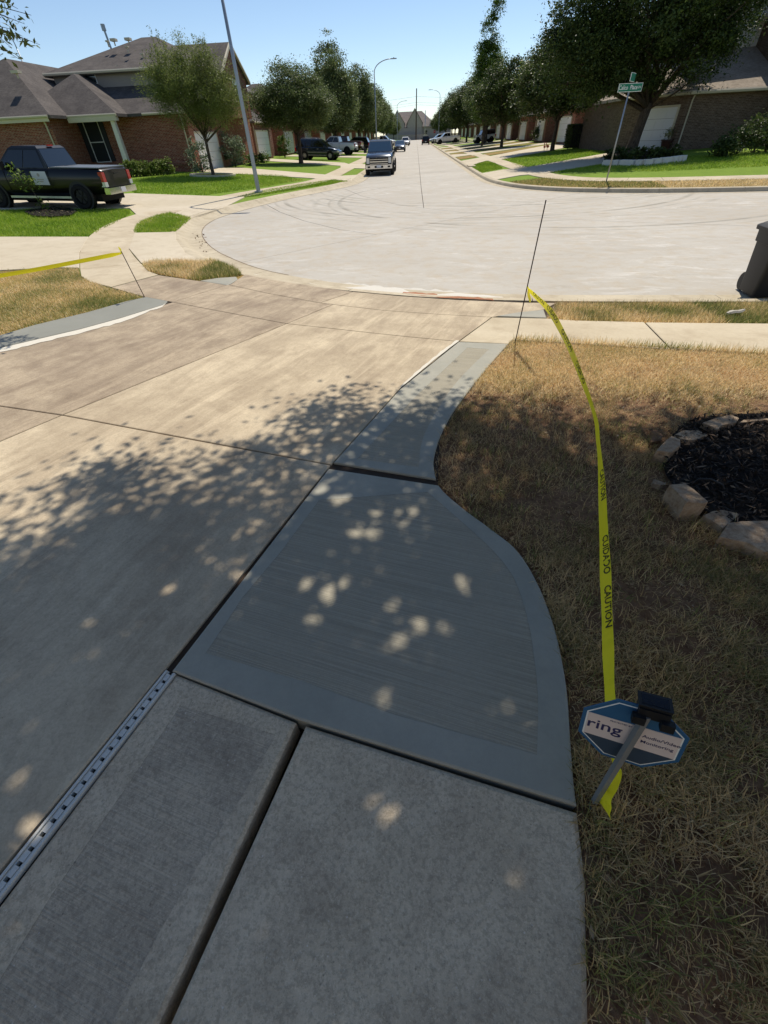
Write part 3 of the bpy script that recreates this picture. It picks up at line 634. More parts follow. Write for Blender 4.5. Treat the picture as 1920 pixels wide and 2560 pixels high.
# plastic trench drain
td = thing('trench_drain', 'grey plastic trench drain with a row of square slots beside the walk', 'drain')
u0, u1 = Vector((*P(419, 1680),)), Vector((*P(0, 2188),)); v0, v1 = Vector((*P(438, 1684),)), Vector((*P(0, 2261),))
c0 = (u0+v0)/2; c1 = (u1+v1)/2; dr = (c1-c0).normalized(); nr_ = Vector((-dr.y, dr.x)); wd = .052; ln = (c1-c0).length+.5
def dbox(mb, s0, s1, o0, o1, z0, z1):
    q_ = [c0+dr*s0+nr_*o0, c0+dr*s1+nr_*o0, c0+dr*s1+nr_*o1, c0+dr*s0+nr_*o1]; g = [G(*p_) for p_ in q_]; n_ = 4
    V = [(p_.x, p_.y, g_+z0) for p_, g_ in zip(q_, g)]+[(p_.x, p_.y, g_+z1) for p_, g_ in zip(q_, g)]
    if area([tuple(p_) for p_ in q_]) < 0: V = V[3::-1]+V[:3:-1]
    mb.add(V, [(3, 2, 1, 0), (4, 5, 6, 7), (0, 1, 5, 4), (1, 2, 6, 5), (2, 3, 7, 6), (3, 0, 4, 7)]); return mb
dbox(MB(), 0, ln, -wd/2-.004, wd/2+.004, -.06, -.012).build('channel', M_dark, td)
for sg in (-1, 1):
    a, b = sorted((sg*wd/2, sg*(wd/2-.009))); dbox(MB(), 0, ln, a, b, -.03, .010).build('rail', M_drain, td)
    a, b = sorted((sg*.015, sg*.0095)); dbox(MB(), 0, ln, a, b, -.03, .0045).build('rib', M_drain, td)
    a, b = sorted((sg*(wd/2-.012), sg*.016)); dbox(MB(), 0, ln, a, b, -.03, .002).build('edge_strip', M_drain, td)
s_ = .012; per = ln/31
while s_ < ln-.05:
    dbox(MB(), s_, s_+per*.70, -.0093, .0093, -.03, .0075).build('grate_tile', M_drain, td); s_ += per

sheet('lawn', PP([(583, 678), (628, 685), (616, 695), (594, 703), (578, 697)]), M_turfdry, off=.0, step=.3, kind='structure')
# ---------------------------------------------------------------- vegetation
def leaf_mesh(name, C, size, asp=.5, spread=None, droop=0., v=None, flat=.35):
    """one folded leaf (two faces sharing a midrib) at each point of C"""
    n = len(C); C = np.asarray(C, float); sz = size*(.6+.8*RNG.random(n))[:, None]
    a = RNG.normal(size=(n, 3)); a[:, 2] = a[:, 2]*.6-droop; a /= np.linalg.norm(a, axis=1)[:, None]
    b = RNG.normal(size=(n, 3)); b[:, 2] *= flat; b -= (b*a).sum(1)[:, None]*a; b /= np.linalg.norm(b, axis=1)[:, None]
    nrm = np.cross(a, b); h = sz/2
    V = np.stack([C-a*h, C+b*h*asp+nrm*h*.12, C+a*h, C-b*h*asp+nrm*h*.12], 1).reshape(-1, 3)
    fa = np.arange(4*n).reshape(n, 4)
    if v is None: v = np.clip(RNG.normal(.45, .22, n), 0, 1)
    return np_mesh(name, V, fa, {'v': v})
def crown_points(lobes, n, clumps, cr, shell=.55, zmin=None):
    """clumped points in a union of ellipsoid lobes (cx,cy,cz,rx,ry,rz)"""
    L = np.array(lobes, float); vol = (L[:, 3]*L[:, 4]*L[:, 5]); pick = RNG.choice(len(L), clumps, p=vol/vol.sum())
    d = RNG.normal(size=(clumps, 3)); d /= np.linalg.norm(d, axis=1)[:, None]; r = shell+(1-shell)*RNG.random(clumps)**.6
    C = L[pick, :3]+d*r[:, None]*L[pick, 3:]
    if zmin is not None: C = C[C[:, 2] > zmin]
    w = .4+RNG.random(len(C))*1.2; k = RNG.choice(len(C), n, p=w/w.sum()); g = RNG.normal(size=(n, 3)); s = cr*(.5+RNG.random(len(C)))
    Pn = C[k]+g*s[k][:, None]*np.array([1, 1, .6]); cl = RNG.normal(0, .16, len(C))
    zz = (Pn[:, 2]-Pn[:, 2].min())/(np.ptp(Pn[:, 2])+1e-6)
    v = np.clip(.4+cl[k]+RNG.normal(0, .14, n), 0, 1)
    return Pn, C, v
def limbs(mb, base, fork, C, r0, n_l, seed, bend=.25, levels=True):
    rnd = random.Random(seed); base = Vector(base); fork = Vector(fork)
    pts = [base+Vector((0, 0, -.1)), base+Vector((0, 0, .08)), base.lerp(fork, .35)+Vector((rnd.uniform(-.04, .04), rnd.uniform(-.04, .04), 0)), base.lerp(fork, .7)+Vector((rnd.uniform(-.04, .04), rnd.uniform(-.04, .04), 0)), fork]
    mb.tube(pts, [r0*1.5, r0*1.15, r0*.92, r0*.85, r0*.75], 10)
    idx = rnd.sample(range(len(C)), min(n_l, len(C)))
    for j, i in enumerate(idx):
        e = Vector(C[i]); st_ = base.lerp(fork, rnd.uniform(.82, 1.0)) if j % 3 else fork; m1 = st_.lerp(e, .35)+Vector((rnd.uniform(-1, 1), rnd.uniform(-1, 1), rnd.uniform(.2, 1)))*bend*(e-st_).length*.4; m2 = st_.lerp(e, .7)+Vector((rnd.uniform(-1, 1), rnd.uniform(-1, 1), rnd.uniform(0, 1)))*bend*(e-st_).length*.2
        big = r0*.42*(1 if j < n_l*.3 else .45); mb.tube([st_, m1, m2, e], [big, big*.7, big*.4, big*.14], 6)
        if levels:
            for _ in range(2):
                k = min(range(len(C)), key=lambda q_: (Vector(C[q_])-m2).length+rnd.random()*.6*(e-st_).length); mb.tube([m2, m2.lerp(Vector(C[k]), .5)+Vector((0, 0, .05)), Vector(C[k])], [big*.35, big*.22, big*.08], 5)
    return mb
def tree(name, label, loc, lobes, fork, r0, n, clumps, cr, leaf, mat_, seed, group=None, n_l=26, zmin=None, shell=.5, asp=.5, droop=.15, rz=0, gaps=None):
    global RNG
    RNG = np.random.default_rng(seed); o = thing(name, label, 'tree', loc, rz, group)
    Pn, C, v = crown_points(lobes, n, clumps, cr, shell, zmin)
    if gaps is not None:                                     # gaps in the crown where the sun breaks through
        h_ = Pn[:, 2]+loc[2]-0.0; gx_ = Pn[:, 0]+loc[0]-SDIR.x/SDIR.z*h_; gy_ = Pn[:, 1]+loc[1]-SDIR.y/SDIR.z*h_; keep = np.ones(len(Pn), bool)
        for x_, y_, r_ in gaps: keep &= (gx_-x_)**2+((gy_-y_)*SDIR.z)**2 > (r_*.66+leaf*.32)**2
        Pn, v = Pn[keep], v[keep]
    limbs(MB(), (0, 0, 0), fork, C, r0, n_l, seed).build('trunk', M_bark, o, True)
    put('crown', leaf_mesh('crown', Pn, leaf, asp, droop=droop, v=v), mat_, o); return o
def wz(x, y): return (x, y, G(x, y)-.02)
# left lawn: young fine-leaved tree
p_ = P(534, 439); T1 = tree('young_oak', 'young rounded tree with thin trunk in a black mulch ring before the brick house', wz(*p_),
    [(.1, 0, 3.9, 2.9, 2.4, 1.5), (-.5, 0, 4.8, 2.2, 2.0, 1.25), (1.4, 0, 3.5, 1.8, 1.7, 1.2), (-1.7, 0, 4.3, 1.6, 1.5, 1.2), (.3, 0, 5.6, 1.2, 1.1, 1.0), (1.4, 0, 4.7, 1.3, 1.3, 1.0)], (.05, 0, 2.1), .11, 90000, 600, .25, .095, M_young, 3, n_l=40, shell=.3, asp=.32)
Pn = np.concatenate([np.c_[np.full(60, x)+np.linspace(0, dx, 60)+RNG.normal(0, .05, 60), RNG.normal(y, .06, 60), np.linspace(z, z+h, 60)] for x, y, z, dx, h in [(random.uniform(-2.0, 1.8), random.uniform(-1, 1), random.uniform(4.8, 5.9), random.uniform(-.3, .3), random.uniform(.5, 1.1)) for _ in range(34)]])
put('top_sprays', leaf_mesh('top_sprays', Pn, .11, .3), M_young, T1)
p_ = P(753, 408); T2 = tree('live_oak', 'dense round oak on the strip of lawn before the parked blue grey car', wz(*p_),
    [(0, 0, 4.3, 3.6, 3.2, 1.7), (-1.8, 0, 4.0, 2., 2., 1.5), (1.6, 0, 4.0, 2.2, 2.2, 1.6), (.2, 0, 5.6, 2.2, 2.2, 1.3)], (.05, 0, 2.3), .20, 74000, 600, .34, .145, M_mid, 5, n_l=30, shell=.45)
# right corner: big oak over the house
p_ = P(1574, 386); T3 = tree('live_oak', 'huge dark oak towering over the white garage door, in a white stone ring', wz(*p_),
    [(-1.5, -1, 6.2, 6.2, 4.5, 3.2), (-4.6, -1.5, 4.9, 3.2, 3, 2.4), (1.6, -1, 7.4, 3.0, 3.6, 2.8), (-1.6, 0, 9, 4.6, 4.5, 3.), (-3, -2, 4.6, 3, 2.6, 1.9), (1.0, -2.0, 4.9, 3.0, 2.4, 1.6), (2.4, -1.5, 5.2, 1.6, 1.8, 1.3)], (.35, 0, 2.6), .36, 140000, 760, .42, .16, M_oak, 8, n_l=40, shell=.35, zmin=2.9)
# generic street trees, copied along both verges
RND = random.Random(4)
gA = tree('live_oak', 'dark round live oak in the row along the right verge', (0, 0, 0), [(0, 0, 5.0, 3.9, 3.9, 2.4), (-1.6, .5, 4.3, 2.6, 2.6, 1.9), (1.7, -.5, 4.4, 2.6, 2.6, 1.9), (0, 0, 6.8, 2.6, 2.6, 1.6)], (0, 0, 2.2), .19, 40000, 430, .4, .22, M_oak, 21, 'street trees on the right verge', zmin=2.2)
gB = tree('street_tree', 'tall pointed tree rising above the left row of roofs', (0, 0, 0), [(0, 0, 4.6, 2.9, 2.9, 2.4), (0, 0, 7.4, 2.3, 2.3, 2.6), (0, 0, 10.2, 1.4, 1.4, 2.2), (.4, 0, 12, .7, .7, 1.4)], (0, 0, 2.2), .2, 38000, 430, .4, .22, M_mid, 22, 'trees of the left verge', zmin=2.0)
gC = tree('street_tree', 'slender pale green poplar standing above the dark oaks', (0, 0, 0), [(0, 0, 5.5, 2.2, 2.2, 2.8), (0, 0, 9., 1.7, 1.7, 3), (-.4, 0, 12.5, 1.1, 1.1, 2.2), (.5, 0, 14.6, .6, .6, 1.6), (-1.3, 0, 10.6, .7, .7, 1.3)], (0, 0, 2.5), .17, 30000, 360, .34, .22, M_leafy, 23, 'street trees on the right verge', zmin=2.2)
gD = tree('street_tree', 'mid green street tree in the row along the left verge', (0, 0, 0), [(0, 0, 4.8, 3.2, 3.2, 2.6), (0, 0, 7, 2.2, 2.2, 2.)], (0, 0, 2.0), .17, 34000, 380, .4, .22, M_mid, 24, 'trees of the left verge', zmin=1.9)
def plant_tree(src, x, y, sc, rz, label=None, group=None, first=[]):
    o = src if src.name not in first else copy_tree(src); first.append(src.name)
    o.location = wz(x, y); o.scale = (sc[0], sc[0], sc[1]) if isinstance(sc, tuple) else (sc,)*3; o.rotation_euler = (0, 0, rz)
    if label: o['label'] = label
    if group: o['group'] = group
    return o
pt = plant_tree
pt(gA, *P(1380, 377), 1.0, .4, 'broad dark oak on the lawn beside the clipped box hedge')
pt(gA, *P(1253, 368), (1.05, 1.0), 2.1, 'live oak with a thin pale trunk on the dry grass strip between driveways')
pt(gC, 10.6, 90, (1.0, .98), .3, 'slender pale poplar standing above the dark oaks of the right row')
pt(gA, *P(1214, 357), (1.0, 1.1), 4., 'live oak shading the driveway with the white jeep')
pt(gD, 12.2, 101, (1.2, 1.25), 1., 'lighter green tree beside the poplar in the right row', 'street trees on the right verge')
for x, y, s, a in ((11.5, 128, (1.1, 1.15), .5), (11, 146, 1.2, 2.), (11.4, 166, 1.15, 5.1), (12, 190, 1.2, 3.3), (11, 212, 1.1, .9), (10, 236, 1., 2.)):
    pt(gA, x, y, s, a, 'dark live oak in the far row along the right verge')
pt(gB, -13.5, 92, (1.25, 1.0), .4)
pt(gD, -11.2, 78, (1.05, 1.1), 1.3, 'mid green tree behind the parked blue grey car')
pt(gD, -10.6, 104, (1.15, 1.2), 2.2, 'mid green tree beside the tall pointed tree on the left verge')
for x, y, s, a in ((-11, 122, 1.15, .3), (-10.6, 142, (1.1, 1.2), 1.9), (-11.5, 160, 1.2, 4.), (-10.5, 184, (1.05, 1.1), 2.6), (-11, 210, 1.1, 5.5), (-9.5, 238, .9, .2)):
    pt(gD, x, y, s, a, 'street tree in the far row along the left verge', 'trees of the left verge')
# the tree whose shade covers the driveway: trunk in the stone-edged bed just right of the view
tx, ty = 3.15, 2.35
def shade_lobe(sx, sy, z, rx, ry, rz): k = (z)/SDIR.z; return (sx+SDIR.x*k-tx, sy+SDIR.y*k-ty, z, rx, ry, rz)      # lobe whose shade falls round (sx, sy)
c6 = [(780, 210, .030), (840, 210, .025), (705, 75, .03), (745, 70, .02), (640, 40, .035), (585, 420, .022), (680, 440, .025), (722, 415, .022), (665, 470, .025), (612, 545, .036), (925, 500, .022), (940, 545, .022), (1010, 540, .024), (1025, 585, .022), (1130, 600, .024), (945, 645, .026), (1195, 400, .028), (1205, 457, .018), (1470, 1035, .030), (1290, 1050, .022), (1235, 1040, .018), (1480, 1165, .018), (860, 1275, .05), (905, 1310, .035), (850, 1235, .03), (985, 1215, .026), (880, 890, .016), (1510, 530, .02), (850, 130, .018), (1000, 130, .015)]
GAPS = [(*P(400+.6329*u, 1200+.6329*v_), r_) for u, v_, r_ in c6]+[(*P(u, v_), r_) for u, v_, r_ in ((75, 2090, .03), (55, 2110, .022), (1280, 2180, .02), (420, 1480, .02), (610, 1440, .025), (230, 1560, .02), (330, 1580, .022), (1480, 1130, .03), (1600, 1100, .05), (1560, 1085, .04), (1430, 1105, .03), (1660, 1480, .03), (1890, 1880, .03))]
T9 = tree('shade_tree', 'tree in the stone edged mulch bed shading the fresh concrete', wz(tx, ty),
    [shade_lobe(*q_) for q_ in ((-1.6, 1.5, 4.9, 1.6, 1.5, .7), (-.3, 2.4, 5.0, 1.5, 1.4, .7), (1.2, 2.2, 5.4, 1.9, 1.6, .8), (2.6, 2.0, 5.4, 1.8, 1.6, .8), (.2, .6, 5.6, 2.2, 1.9, .9), (-1.8, -.3, 5.3, 2.0, 1.8, .8), (1.8, .0, 5.8, 2.2, 2.0, .9), (0, -1.4, 5.6, 2.6, 1.8, .9), (-3.1, .75, 5.0, 1.0, .8, .6), (-3.0, .2, 5.1, 1.1, .9, .6), (-2.4, -.9, 5.3, 1.4, 1.2, .7), (-2.9, -.6, 5.1, 1.3, 1.1, .6), (-3.3, -.5, 5.2, 1.2, 1.1, .7), (-2.2, .5, 5.2, 1.2, 1., .7), (-2.7, -.1, 5.2, 1.5, 1.2, .7), (-.9, .9, 5.2, 1.6, 1.3, .7), (.7, 1.2, 5.3, 1.4, 1.4, .7), (.4, -.2, 5.2, 2., 1.2, .7), (3.6, .6, 5.2, 1.8, 1.8, .8))], (-.2, .1, 2.6), .13, 146000, 800, .23, .084, M_back, 31, n_l=60, shell=.0, zmin=3.9, gaps=GAPS)
# leafy tree left of the view; one spray of it hangs into the corner of the sky
lx, ly = P(-230, 760)
T10 = tree('side_tree', 'small tree beside the dry lawn with a leafy branch against the sky', wz(lx, ly),
    [(-1.2, -.4, 4.4, 1.5, 1.4, 1.2), (-1.2, .1, 5.2, 1.3, 1.2, .9)], (-.1, 0, 2.2), .09, 6000, 130, .16, .07, M_oak, 33, n_l=22, shell=.2, zmin=2.6)
mb = MB(); pts = []; rn = random.Random(2)
tipsp = [((-70, 20), (78, 38)), ((-60, 70), (100, 112)), ((-50, 40), (62, 60)), ((-60, 95), (70, 98)), ((-60, 100), (52, 150)), ((-60, -10), (45, 22)), ((-50, 80), (44, 86)), ((-60, 60), (30, 120)), ((-80, 10), (20, 8)), ((-80, 30), (14, 40)), ((-80, 70), (24, 72))]
for a, b in tipsp:
    A_ = Vector(at(*a, ly+.15+rn.uniform(-.3, .3))); B_ = Vector(at(*b, ly+.1+rn.uniform(-.3, .3))); md = A_.lerp(B_, .5)+Vector((0, 0, .04))
    mb.tube([A_, md, B_], [.008, .005, .002], 5)
    for t in np.linspace(.05, 1, 24):
        for _ in range(1): pts.append(tuple(A_.lerp(B_, t)+Vector((rn.gauss(0, .035), rn.gauss(0, .05), rn.gauss(0, .035)))))
    mb.tube([Vector((lx-.1, ly, 3.2)), A_.lerp(Vector((lx, ly, 3.6)), .5), A_], [.02, .012, .008], 5)
inv = Matrix.Translation(T10.location).inverted()
o = mb.build('branch', M_bark, T10, True); o.matrix_parent_inverse = inv
o = put('branch_leaves', leaf_mesh('branch_leaves', pts, .075, .42, droop=.5), M_oak, T10); o.matrix_parent_inverse = inv
# ---------------------------------------------------------------- grass
def in_poly_pts(poly, n, dens=None):
    A = np.array(poly); lo, hi = A.min(0), A.max(0); out = np.empty((0, 2)); 
    while len(out) < n:
        q_ = lo+(hi-lo)*RNG.random((n*2, 2)); q_ = q_[inpoly(q_[:, 0], q_[:, 1], poly)]
        if dens is not None: q_ = q_[RNG.random(len(q_)) < dens(q_[:, 0], q_[:, 1])]
        out = np.r_[out, q_]
    return out[:n]
def vnoise(x, y, s, seed=0):
    r = np.zeros_like(x)
    for k, (a, b, c) in enumerate(((1., .6, .3), (-.7, 1.1, 2.1), (1.7, -1.3, 4.2), (.4, 1.9, 1.1), (-2.1, -.8, 3.4))): r += np.sin(s*(a*x+b*y)+c+seed*1.7+np.sin(s*.7*(b*x-a*y)+k))
    return r/5
def grass(name, pts, h, w, lean, v, mat_, off=-.012, parent=None, label=None, cat=None, curl=.5):
    n = len(pts); x, y = pts[:, 0], pts[:, 1]; z = Gv(x, y)+off; H = h*(.5+RNG.random(n)); W = w*(.7+.6*RNG.random(n)); a = RNG.random(n)*2*math.pi
    ln = np.clip(RNG.normal(lean, .3, n), .02, 1.35); dx, dy = np.cos(a), np.sin(a); px, py = -dy, dx
    b = np.c_[x, y, z]; l1 = ln*.6; l2 = np.minimum(ln+curl*RNG.random(n), 1.75)
    mid = b+np.c_[dx*np.sin(l1), dy*np.sin(l1), np.cos(l1)]*(H*.5)[:, None]; tip = mid+np.c_[dx*np.sin(l2), dy*np.sin(l2), np.cos(l2)]*(H*.5)[:, None]
    tip[:, 2] = np.maximum(tip[:, 2], z+.004)
    sd_ = np.c_[px, py, np.zeros(n)]*(W/2)[:, None]
    V = np.stack([b-sd_, b+sd_, mid+sd_*.8, mid-sd_*.8, tip+sd_*.12, tip-sd_*.12], 1).reshape(-1, 3); k = np.arange(n)[:, None]*6
    fa = np.concatenate([k+np.array([0, 1, 2, 3]), k+np.array([3, 2, 4, 5])], 1).reshape(-1, 4)
    o = put(name, np_mesh(name, V, fa, {'v': np.repeat(v, 2)}), mat_, parent); o['kind'] = 'stuff'
    if label: o['label'] = label; o['category'] = cat or 'grass'
    return o
RNG = np.random.default_rng(77)
# right foreground lawn: straw at the far edge, bare soil in the middle, dull green patches
BED = PP([(1700, 1068), (1760, 1045), (1920, 1040), (2500, 1060), (2700, 1500), (1985, 1440), (1905, 1330), (1790, 1305), (1700, 1255), (1665, 1190), (1650, 1130)])
def d_near(x, y):
    far = np.clip((y-3.7)/.7, 0, 1); low = np.clip((1.9-y)/.9, 0, 1); n1 = .5+.5*vnoise(x, y, 5.5)+.35*vnoise(x, y, 17., 2); right = np.clip((x-1.5)/.8, 0, 1)*np.clip((2.3-y)/.6, 0, 1)
    return np.clip(.06+.75*far+(.60*low+.4*right+.10)*np.clip(2.6*(n1-.32), 0.05, 2.2), .02, 1)*(~inpoly(x, y, BED))
vis = [q_ for q_ in PP(RIGHT_EDGE)]+PP([(2060, 2560), (2060, 1500), (2060, 893), (1920, 889), (1600, 871)])
near_cut = [p_ for p_ in vis]
def colour(pts, base, seed=0, s=3.):
    n = vnoise(pts[:, 0], pts[:, 1], s, seed); return np.clip(base+.28*n+RNG.normal(0, .16, len(pts)), 0, 1)
g1 = in_poly_pts(near_cut, 95000, d_near); yy = g1[:, 1]
base = np.where(yy > 3.9, .66, np.where(yy > 2.4, .58, .48)); nearm = yy < 3.4
v1 = colour(g1, base, 1, 4.)
grass('grass', g1[~nearm], .04, .0034, .95, v1[~nearm], M_straw, off=-.02, label='thin straw coloured grass at the sunlit end of the bare lawn', curl=.5)
grass('grass', g1[nearm], .062, .0030, 1.08, v1[nearm], M_thatch, off=-.02, label='matted dull brown grass over dark soil beside the curved fresh concrete', curl=.45)
th = in_poly_pts(near_cut, 42000, lambda x, y: np.clip(.2+.9*vnoise(x, y, 4.2, 3)+.6*vnoise(x, y, 13., 5), .02, 1)*(~inpoly(x, y, BED)))
grass('thatch', th, .026, .0028, 1.32, np.clip(colour(th, .62, 6, 5.), .3, 1), M_thatch, off=-.017, label='flattened straw thatch lying on the bare soil', curl=.15)
gy = g1[g1[:, 1] > 3.55]; gx = in_poly_pts(near_cut, 30000, lambda x, y: np.clip((y-3.6)/.5, 0, 1)*(~inpoly(x, y, BED)))
grass('grass', gx, .055, .0045, .7, colour(gx, .66, 2, 3.), M_straw, off=-.015, label='sunlit yellow dry grass along the sidewalk edge', curl=.6)
# tufts
tc = in_poly_pts(near_cut, 170, lambda x, y: (~inpoly(x, y, BED))*1.); tp = np.repeat(tc, 26, 0)+RNG.normal(0, .035, (170*26, 2)); tp = tp[inpoly(tp[:, 0], tp[:, 1], near_cut)]
grass('grass_tufts', tp, .07, .0032, .7, np.clip(RNG.normal(.24, .16, len(tp)), 0, 1), M_straw, off=-.02, label='scattered dull green grass tufts on the bare soil', curl=.5)
# edge fringe over the sidewalk
eg = np.array(densify(PP([(1290, 851), (1600, 868), (1920, 886), (2060, 892)]), .004, False)); eg = np.repeat(eg, 3, 0)+RNG.normal(0, .02, (len(eg)*3, 2))
grass('grass_fringe', eg, .09, .005, .35, colour(eg, .42, 3), M_straw, off=-.02, label='taller grass fringe leaning over the edge of the sidewalk', curl=.4)
# verge strip between near sidewalk and street
VERGE = PP([(1392, 759), (1366, 797), (1440, 803), (1610, 806), (1920, 809), (2100, 811), (2060, 760), (1836, 757)])
gs = in_poly_pts(VERGE, 26000); grass('grass', gs, .085, .006, .5, colour(gs, np.where(gs[:, 0] > 4.1, .25, .45), 4, 3.), M_straw, off=-.04, label='rough grass verge between the near sidewalk and the street', curl=.5)
# left dry lawn
gl = in_poly_pts(NLAWN, 40000, lambda x, y: np.where((x > -7.6), 1., .12)); shade = colour(gl, np.where(gl[:, 0] > -5.6, .26, .42), 5, 2.2)
grass('grass', gl, .065, .006, .8, shade, M_straw, off=-.01, label='patchy dry lawn behind the narrow strip of fresh concrete', curl=.7)
OVAL = PP([(356, 664), (390, 656), (430, 655), (505, 657), (560, 665), (606, 688), (590, 693), (545, 697), (500, 703), (440, 694), (400, 687), (372, 679)])
sheet('lawn', OVAL, M_turfdry, off=.004, step=.4, kind='structure')
go = in_poly_pts(OVAL, 12000); grass('grass', go, .09, .007, .45, colour(go, np.where(np.abs(go[:, 0]+5.4) < .9, .52, .2), 6, 3.), M_straw, off=.0, label='small brown and green grass island beside the driveway flare', curl=.5)
OVAL2 = PP([(336, 582), (340, 566), (352, 555), (392, 540), (425, 533), (455, 540), (478, 546), (455, 566), (440, 580)])
sheet('lawn', OVAL2, M_turf, off=.006, step=.4, kind='structure')
go = in_poly_pts(OVAL2, 9000); grass('grass', go, .07, .012, .4, colour(go, .55, 7, 2.), M_grass, label='small bright green grass island between sidewalk and curved kerb', off=0., curl=.5)
LAWN1 = PP([(-120, 530), (100, 522), (324, 523), (326, 534), (300, 552), (250, 578), (222, 592), (0, 592), (-120, 592)])
gl = in_poly_pts(LAWN1, 26000); grass('grass', gl, .07, .014, .35, colour(gl, .5, 8, 1.5), M_grass, label='bright green lawn beside the black pickup truck', off=-.02, curl=.5)
LAWN2 = PP([(332, 482), (509, 488), (640, 470), (760, 450), (700, 438), (560, 434), (480, 432), (320, 450)])
gl = in_poly_pts(LAWN2, 26000); grass('grass', gl, .07, .022, .35, colour(gl, .5, 9, 1.), M_grass, label='green lawn around the young tree before the brick house', off=-.02, curl=.5)
STR1 = PP([(588, 494), (640, 490), (760, 470), (872, 455), (835, 449), (720, 466), (640, 480)])
gl = in_poly_pts(STR1, 9000); grass('grass', gl, .06, .02, .35, colour(gl, .5, 10, 1.), M_grass, label='green verge with the near street lamp between sidewalk and kerb', off=-.02, curl=.5)
L2a = [z4(800, 625), z4(1280, 552), (11.4, 34), (22, 33), (24, 27.6), (12, 27.6)]
gl = in_poly_pts(L2a, 22000); grass('grass', gl, .07, .02, .35, colour(gl, .52, 11, 1.), M_grass, label='bright green corner lawn in front of the tan brick house', off=-.02, curl=.5)
VR = [offset_pt(KR, s, SGR, .4, 1) for s in np.linspace(s_of(KR, SGR, (22, 20)), s_of(KR, SGR, (4.6, 28)), 20)]; VR2 = [offset_pt(KR, s, SGR, 2.3, 1) for s in np.linspace(s_of(KR, SGR, (4.6, 28)), s_of(KR, SGR, (22, 20)), 20)]
sheet('lawn', VR+VR2, M_turfdry, off=.004, step=1., kind='structure')
gl = in_poly_pts(VR+VR2, 16000); grass('grass', gl, .06, .018, .4, np.clip(np.where(gl[:, 0] > 10.5, .6, .22)+RNG.normal(0, .12, len(gl)), 0, 1), M_straw, label='golden dry verge under the street name sign', off=0., curl=.5)
LAWN3 = [z4(415, 512), z4(560, 588), z4(1420, 438), z4(1410, 410), z4(1050, 415), z4(830, 442)]
gl = in_poly_pts(LAWN3, 12000); grass('grass', gl, .07, .03, .35, colour(gl, .5, 12, .6), M_grass, label='green lawn beside the clipped hedge', off=-.02, curl=.5)
ISL = [z4(130, 577), z4(200, 545), z4(260, 531), z4(330, 545), z4(405, 588), z4(300, 612), z4(205, 628)]
gl = in_poly_pts(ISL, 5000); grass('grass', gl, .07, .03, .35, colour(gl, .5, 13, .6), M_grass, label='green grass island beside the storm drain inlet', off=-.02, curl=.5)
for i, (y0, y1) in enumerate(((54.5, 60), (67, 71), (78, 83), (90.5, 96))):
    q_ = [(4.35, y0), (6.2, y0+1.6), (6.2, y1+1.2), (4.35, y1-.4)]; sheet('lawn', q_, M_turfdry, off=.006, step=2., kind='structure'); q2 = [(7.5, y0+2.5), (17, y0+12.), (17, y1+10.5), (7.5, y1+2)]; sheet('lawn', q2, M_turfdry, off=.006, step=2., kind='structure')
# fallen leaves and clippings
lf = in_poly_pts(near_cut, 700, lambda x, y: (~inpoly(x, y, BED))*1.); C = np.c_[lf, Gv(lf[:, 0], lf[:, 1])-.004+RNG.random(700)*.012]
o = put('leaf_litter', leaf_mesh('leaf_litter', C, .030, .5, flat=.05, v=RNG.random(700)*.97), M_litter); o['kind'] = 'stuff'
gt = np.array([P(u, v_) for u, v_ in zip(RNG.uniform(470, 520, 60), RNG.uniform(585, 655, 60))]); gt = gt[kdv(gt[:, 0], gt[:, 1]) < -.1]
C = np.c_[gt, np.full(len(gt), ZS+.012)]; o = put('leaf_litter', leaf_mesh('leaf_litter', C, .10, .3, flat=.03, v=RNG.random(len(gt))*.4), M_litter); o['kind'] = 'stuff'
# ---------------------------------------------------------------- houses
def pane_window(parent, c, w, h, ax, sgn, frame=M_trim, bars=True, glassm=None):
    """window on a wall facing sgn along axis ax ('x' or 'y'); c = centre on the wall plane"""
    t = .05
    def bx(mb, u0, u1, v0, v1, d0, d1):
        cu, cv, cd = (u0+u1)/2, (v0+v1)/2, (d0+d1)/2*sgn; su, sv, sdp = u1-u0, v1-v0, d1-d0
        return mb.box((c[0]+cd, c[1]+cu, c[2]+cv) if ax == 'x' else (c[0]+cu, c[1]+cd, c[2]+cv), (sdp, su, sv) if ax == 'x' else (su, sdp, sv))
    f = MB()
    for a in ((-w/2-t, w/2+t, h/2, h/2+t), (-w/2-t, w/2+t, -h/2-t, -h/2), (-w/2-t, -w/2, -h/2, h/2), (w/2, w/2+t, -h/2, h/2)): bx(f, *a, .004, .06)
    o = f.build('window', frame, parent); bx(MB(), -w/2, w/2, -h/2, h/2, .006, .02).build('pane', glassm or M_glass, o)
    if bars: b_ = MB(); bx(b_, -w/2, w/2, -.025, .025, .021, .045); b_.build('sash_bar', frame, o)
    return o
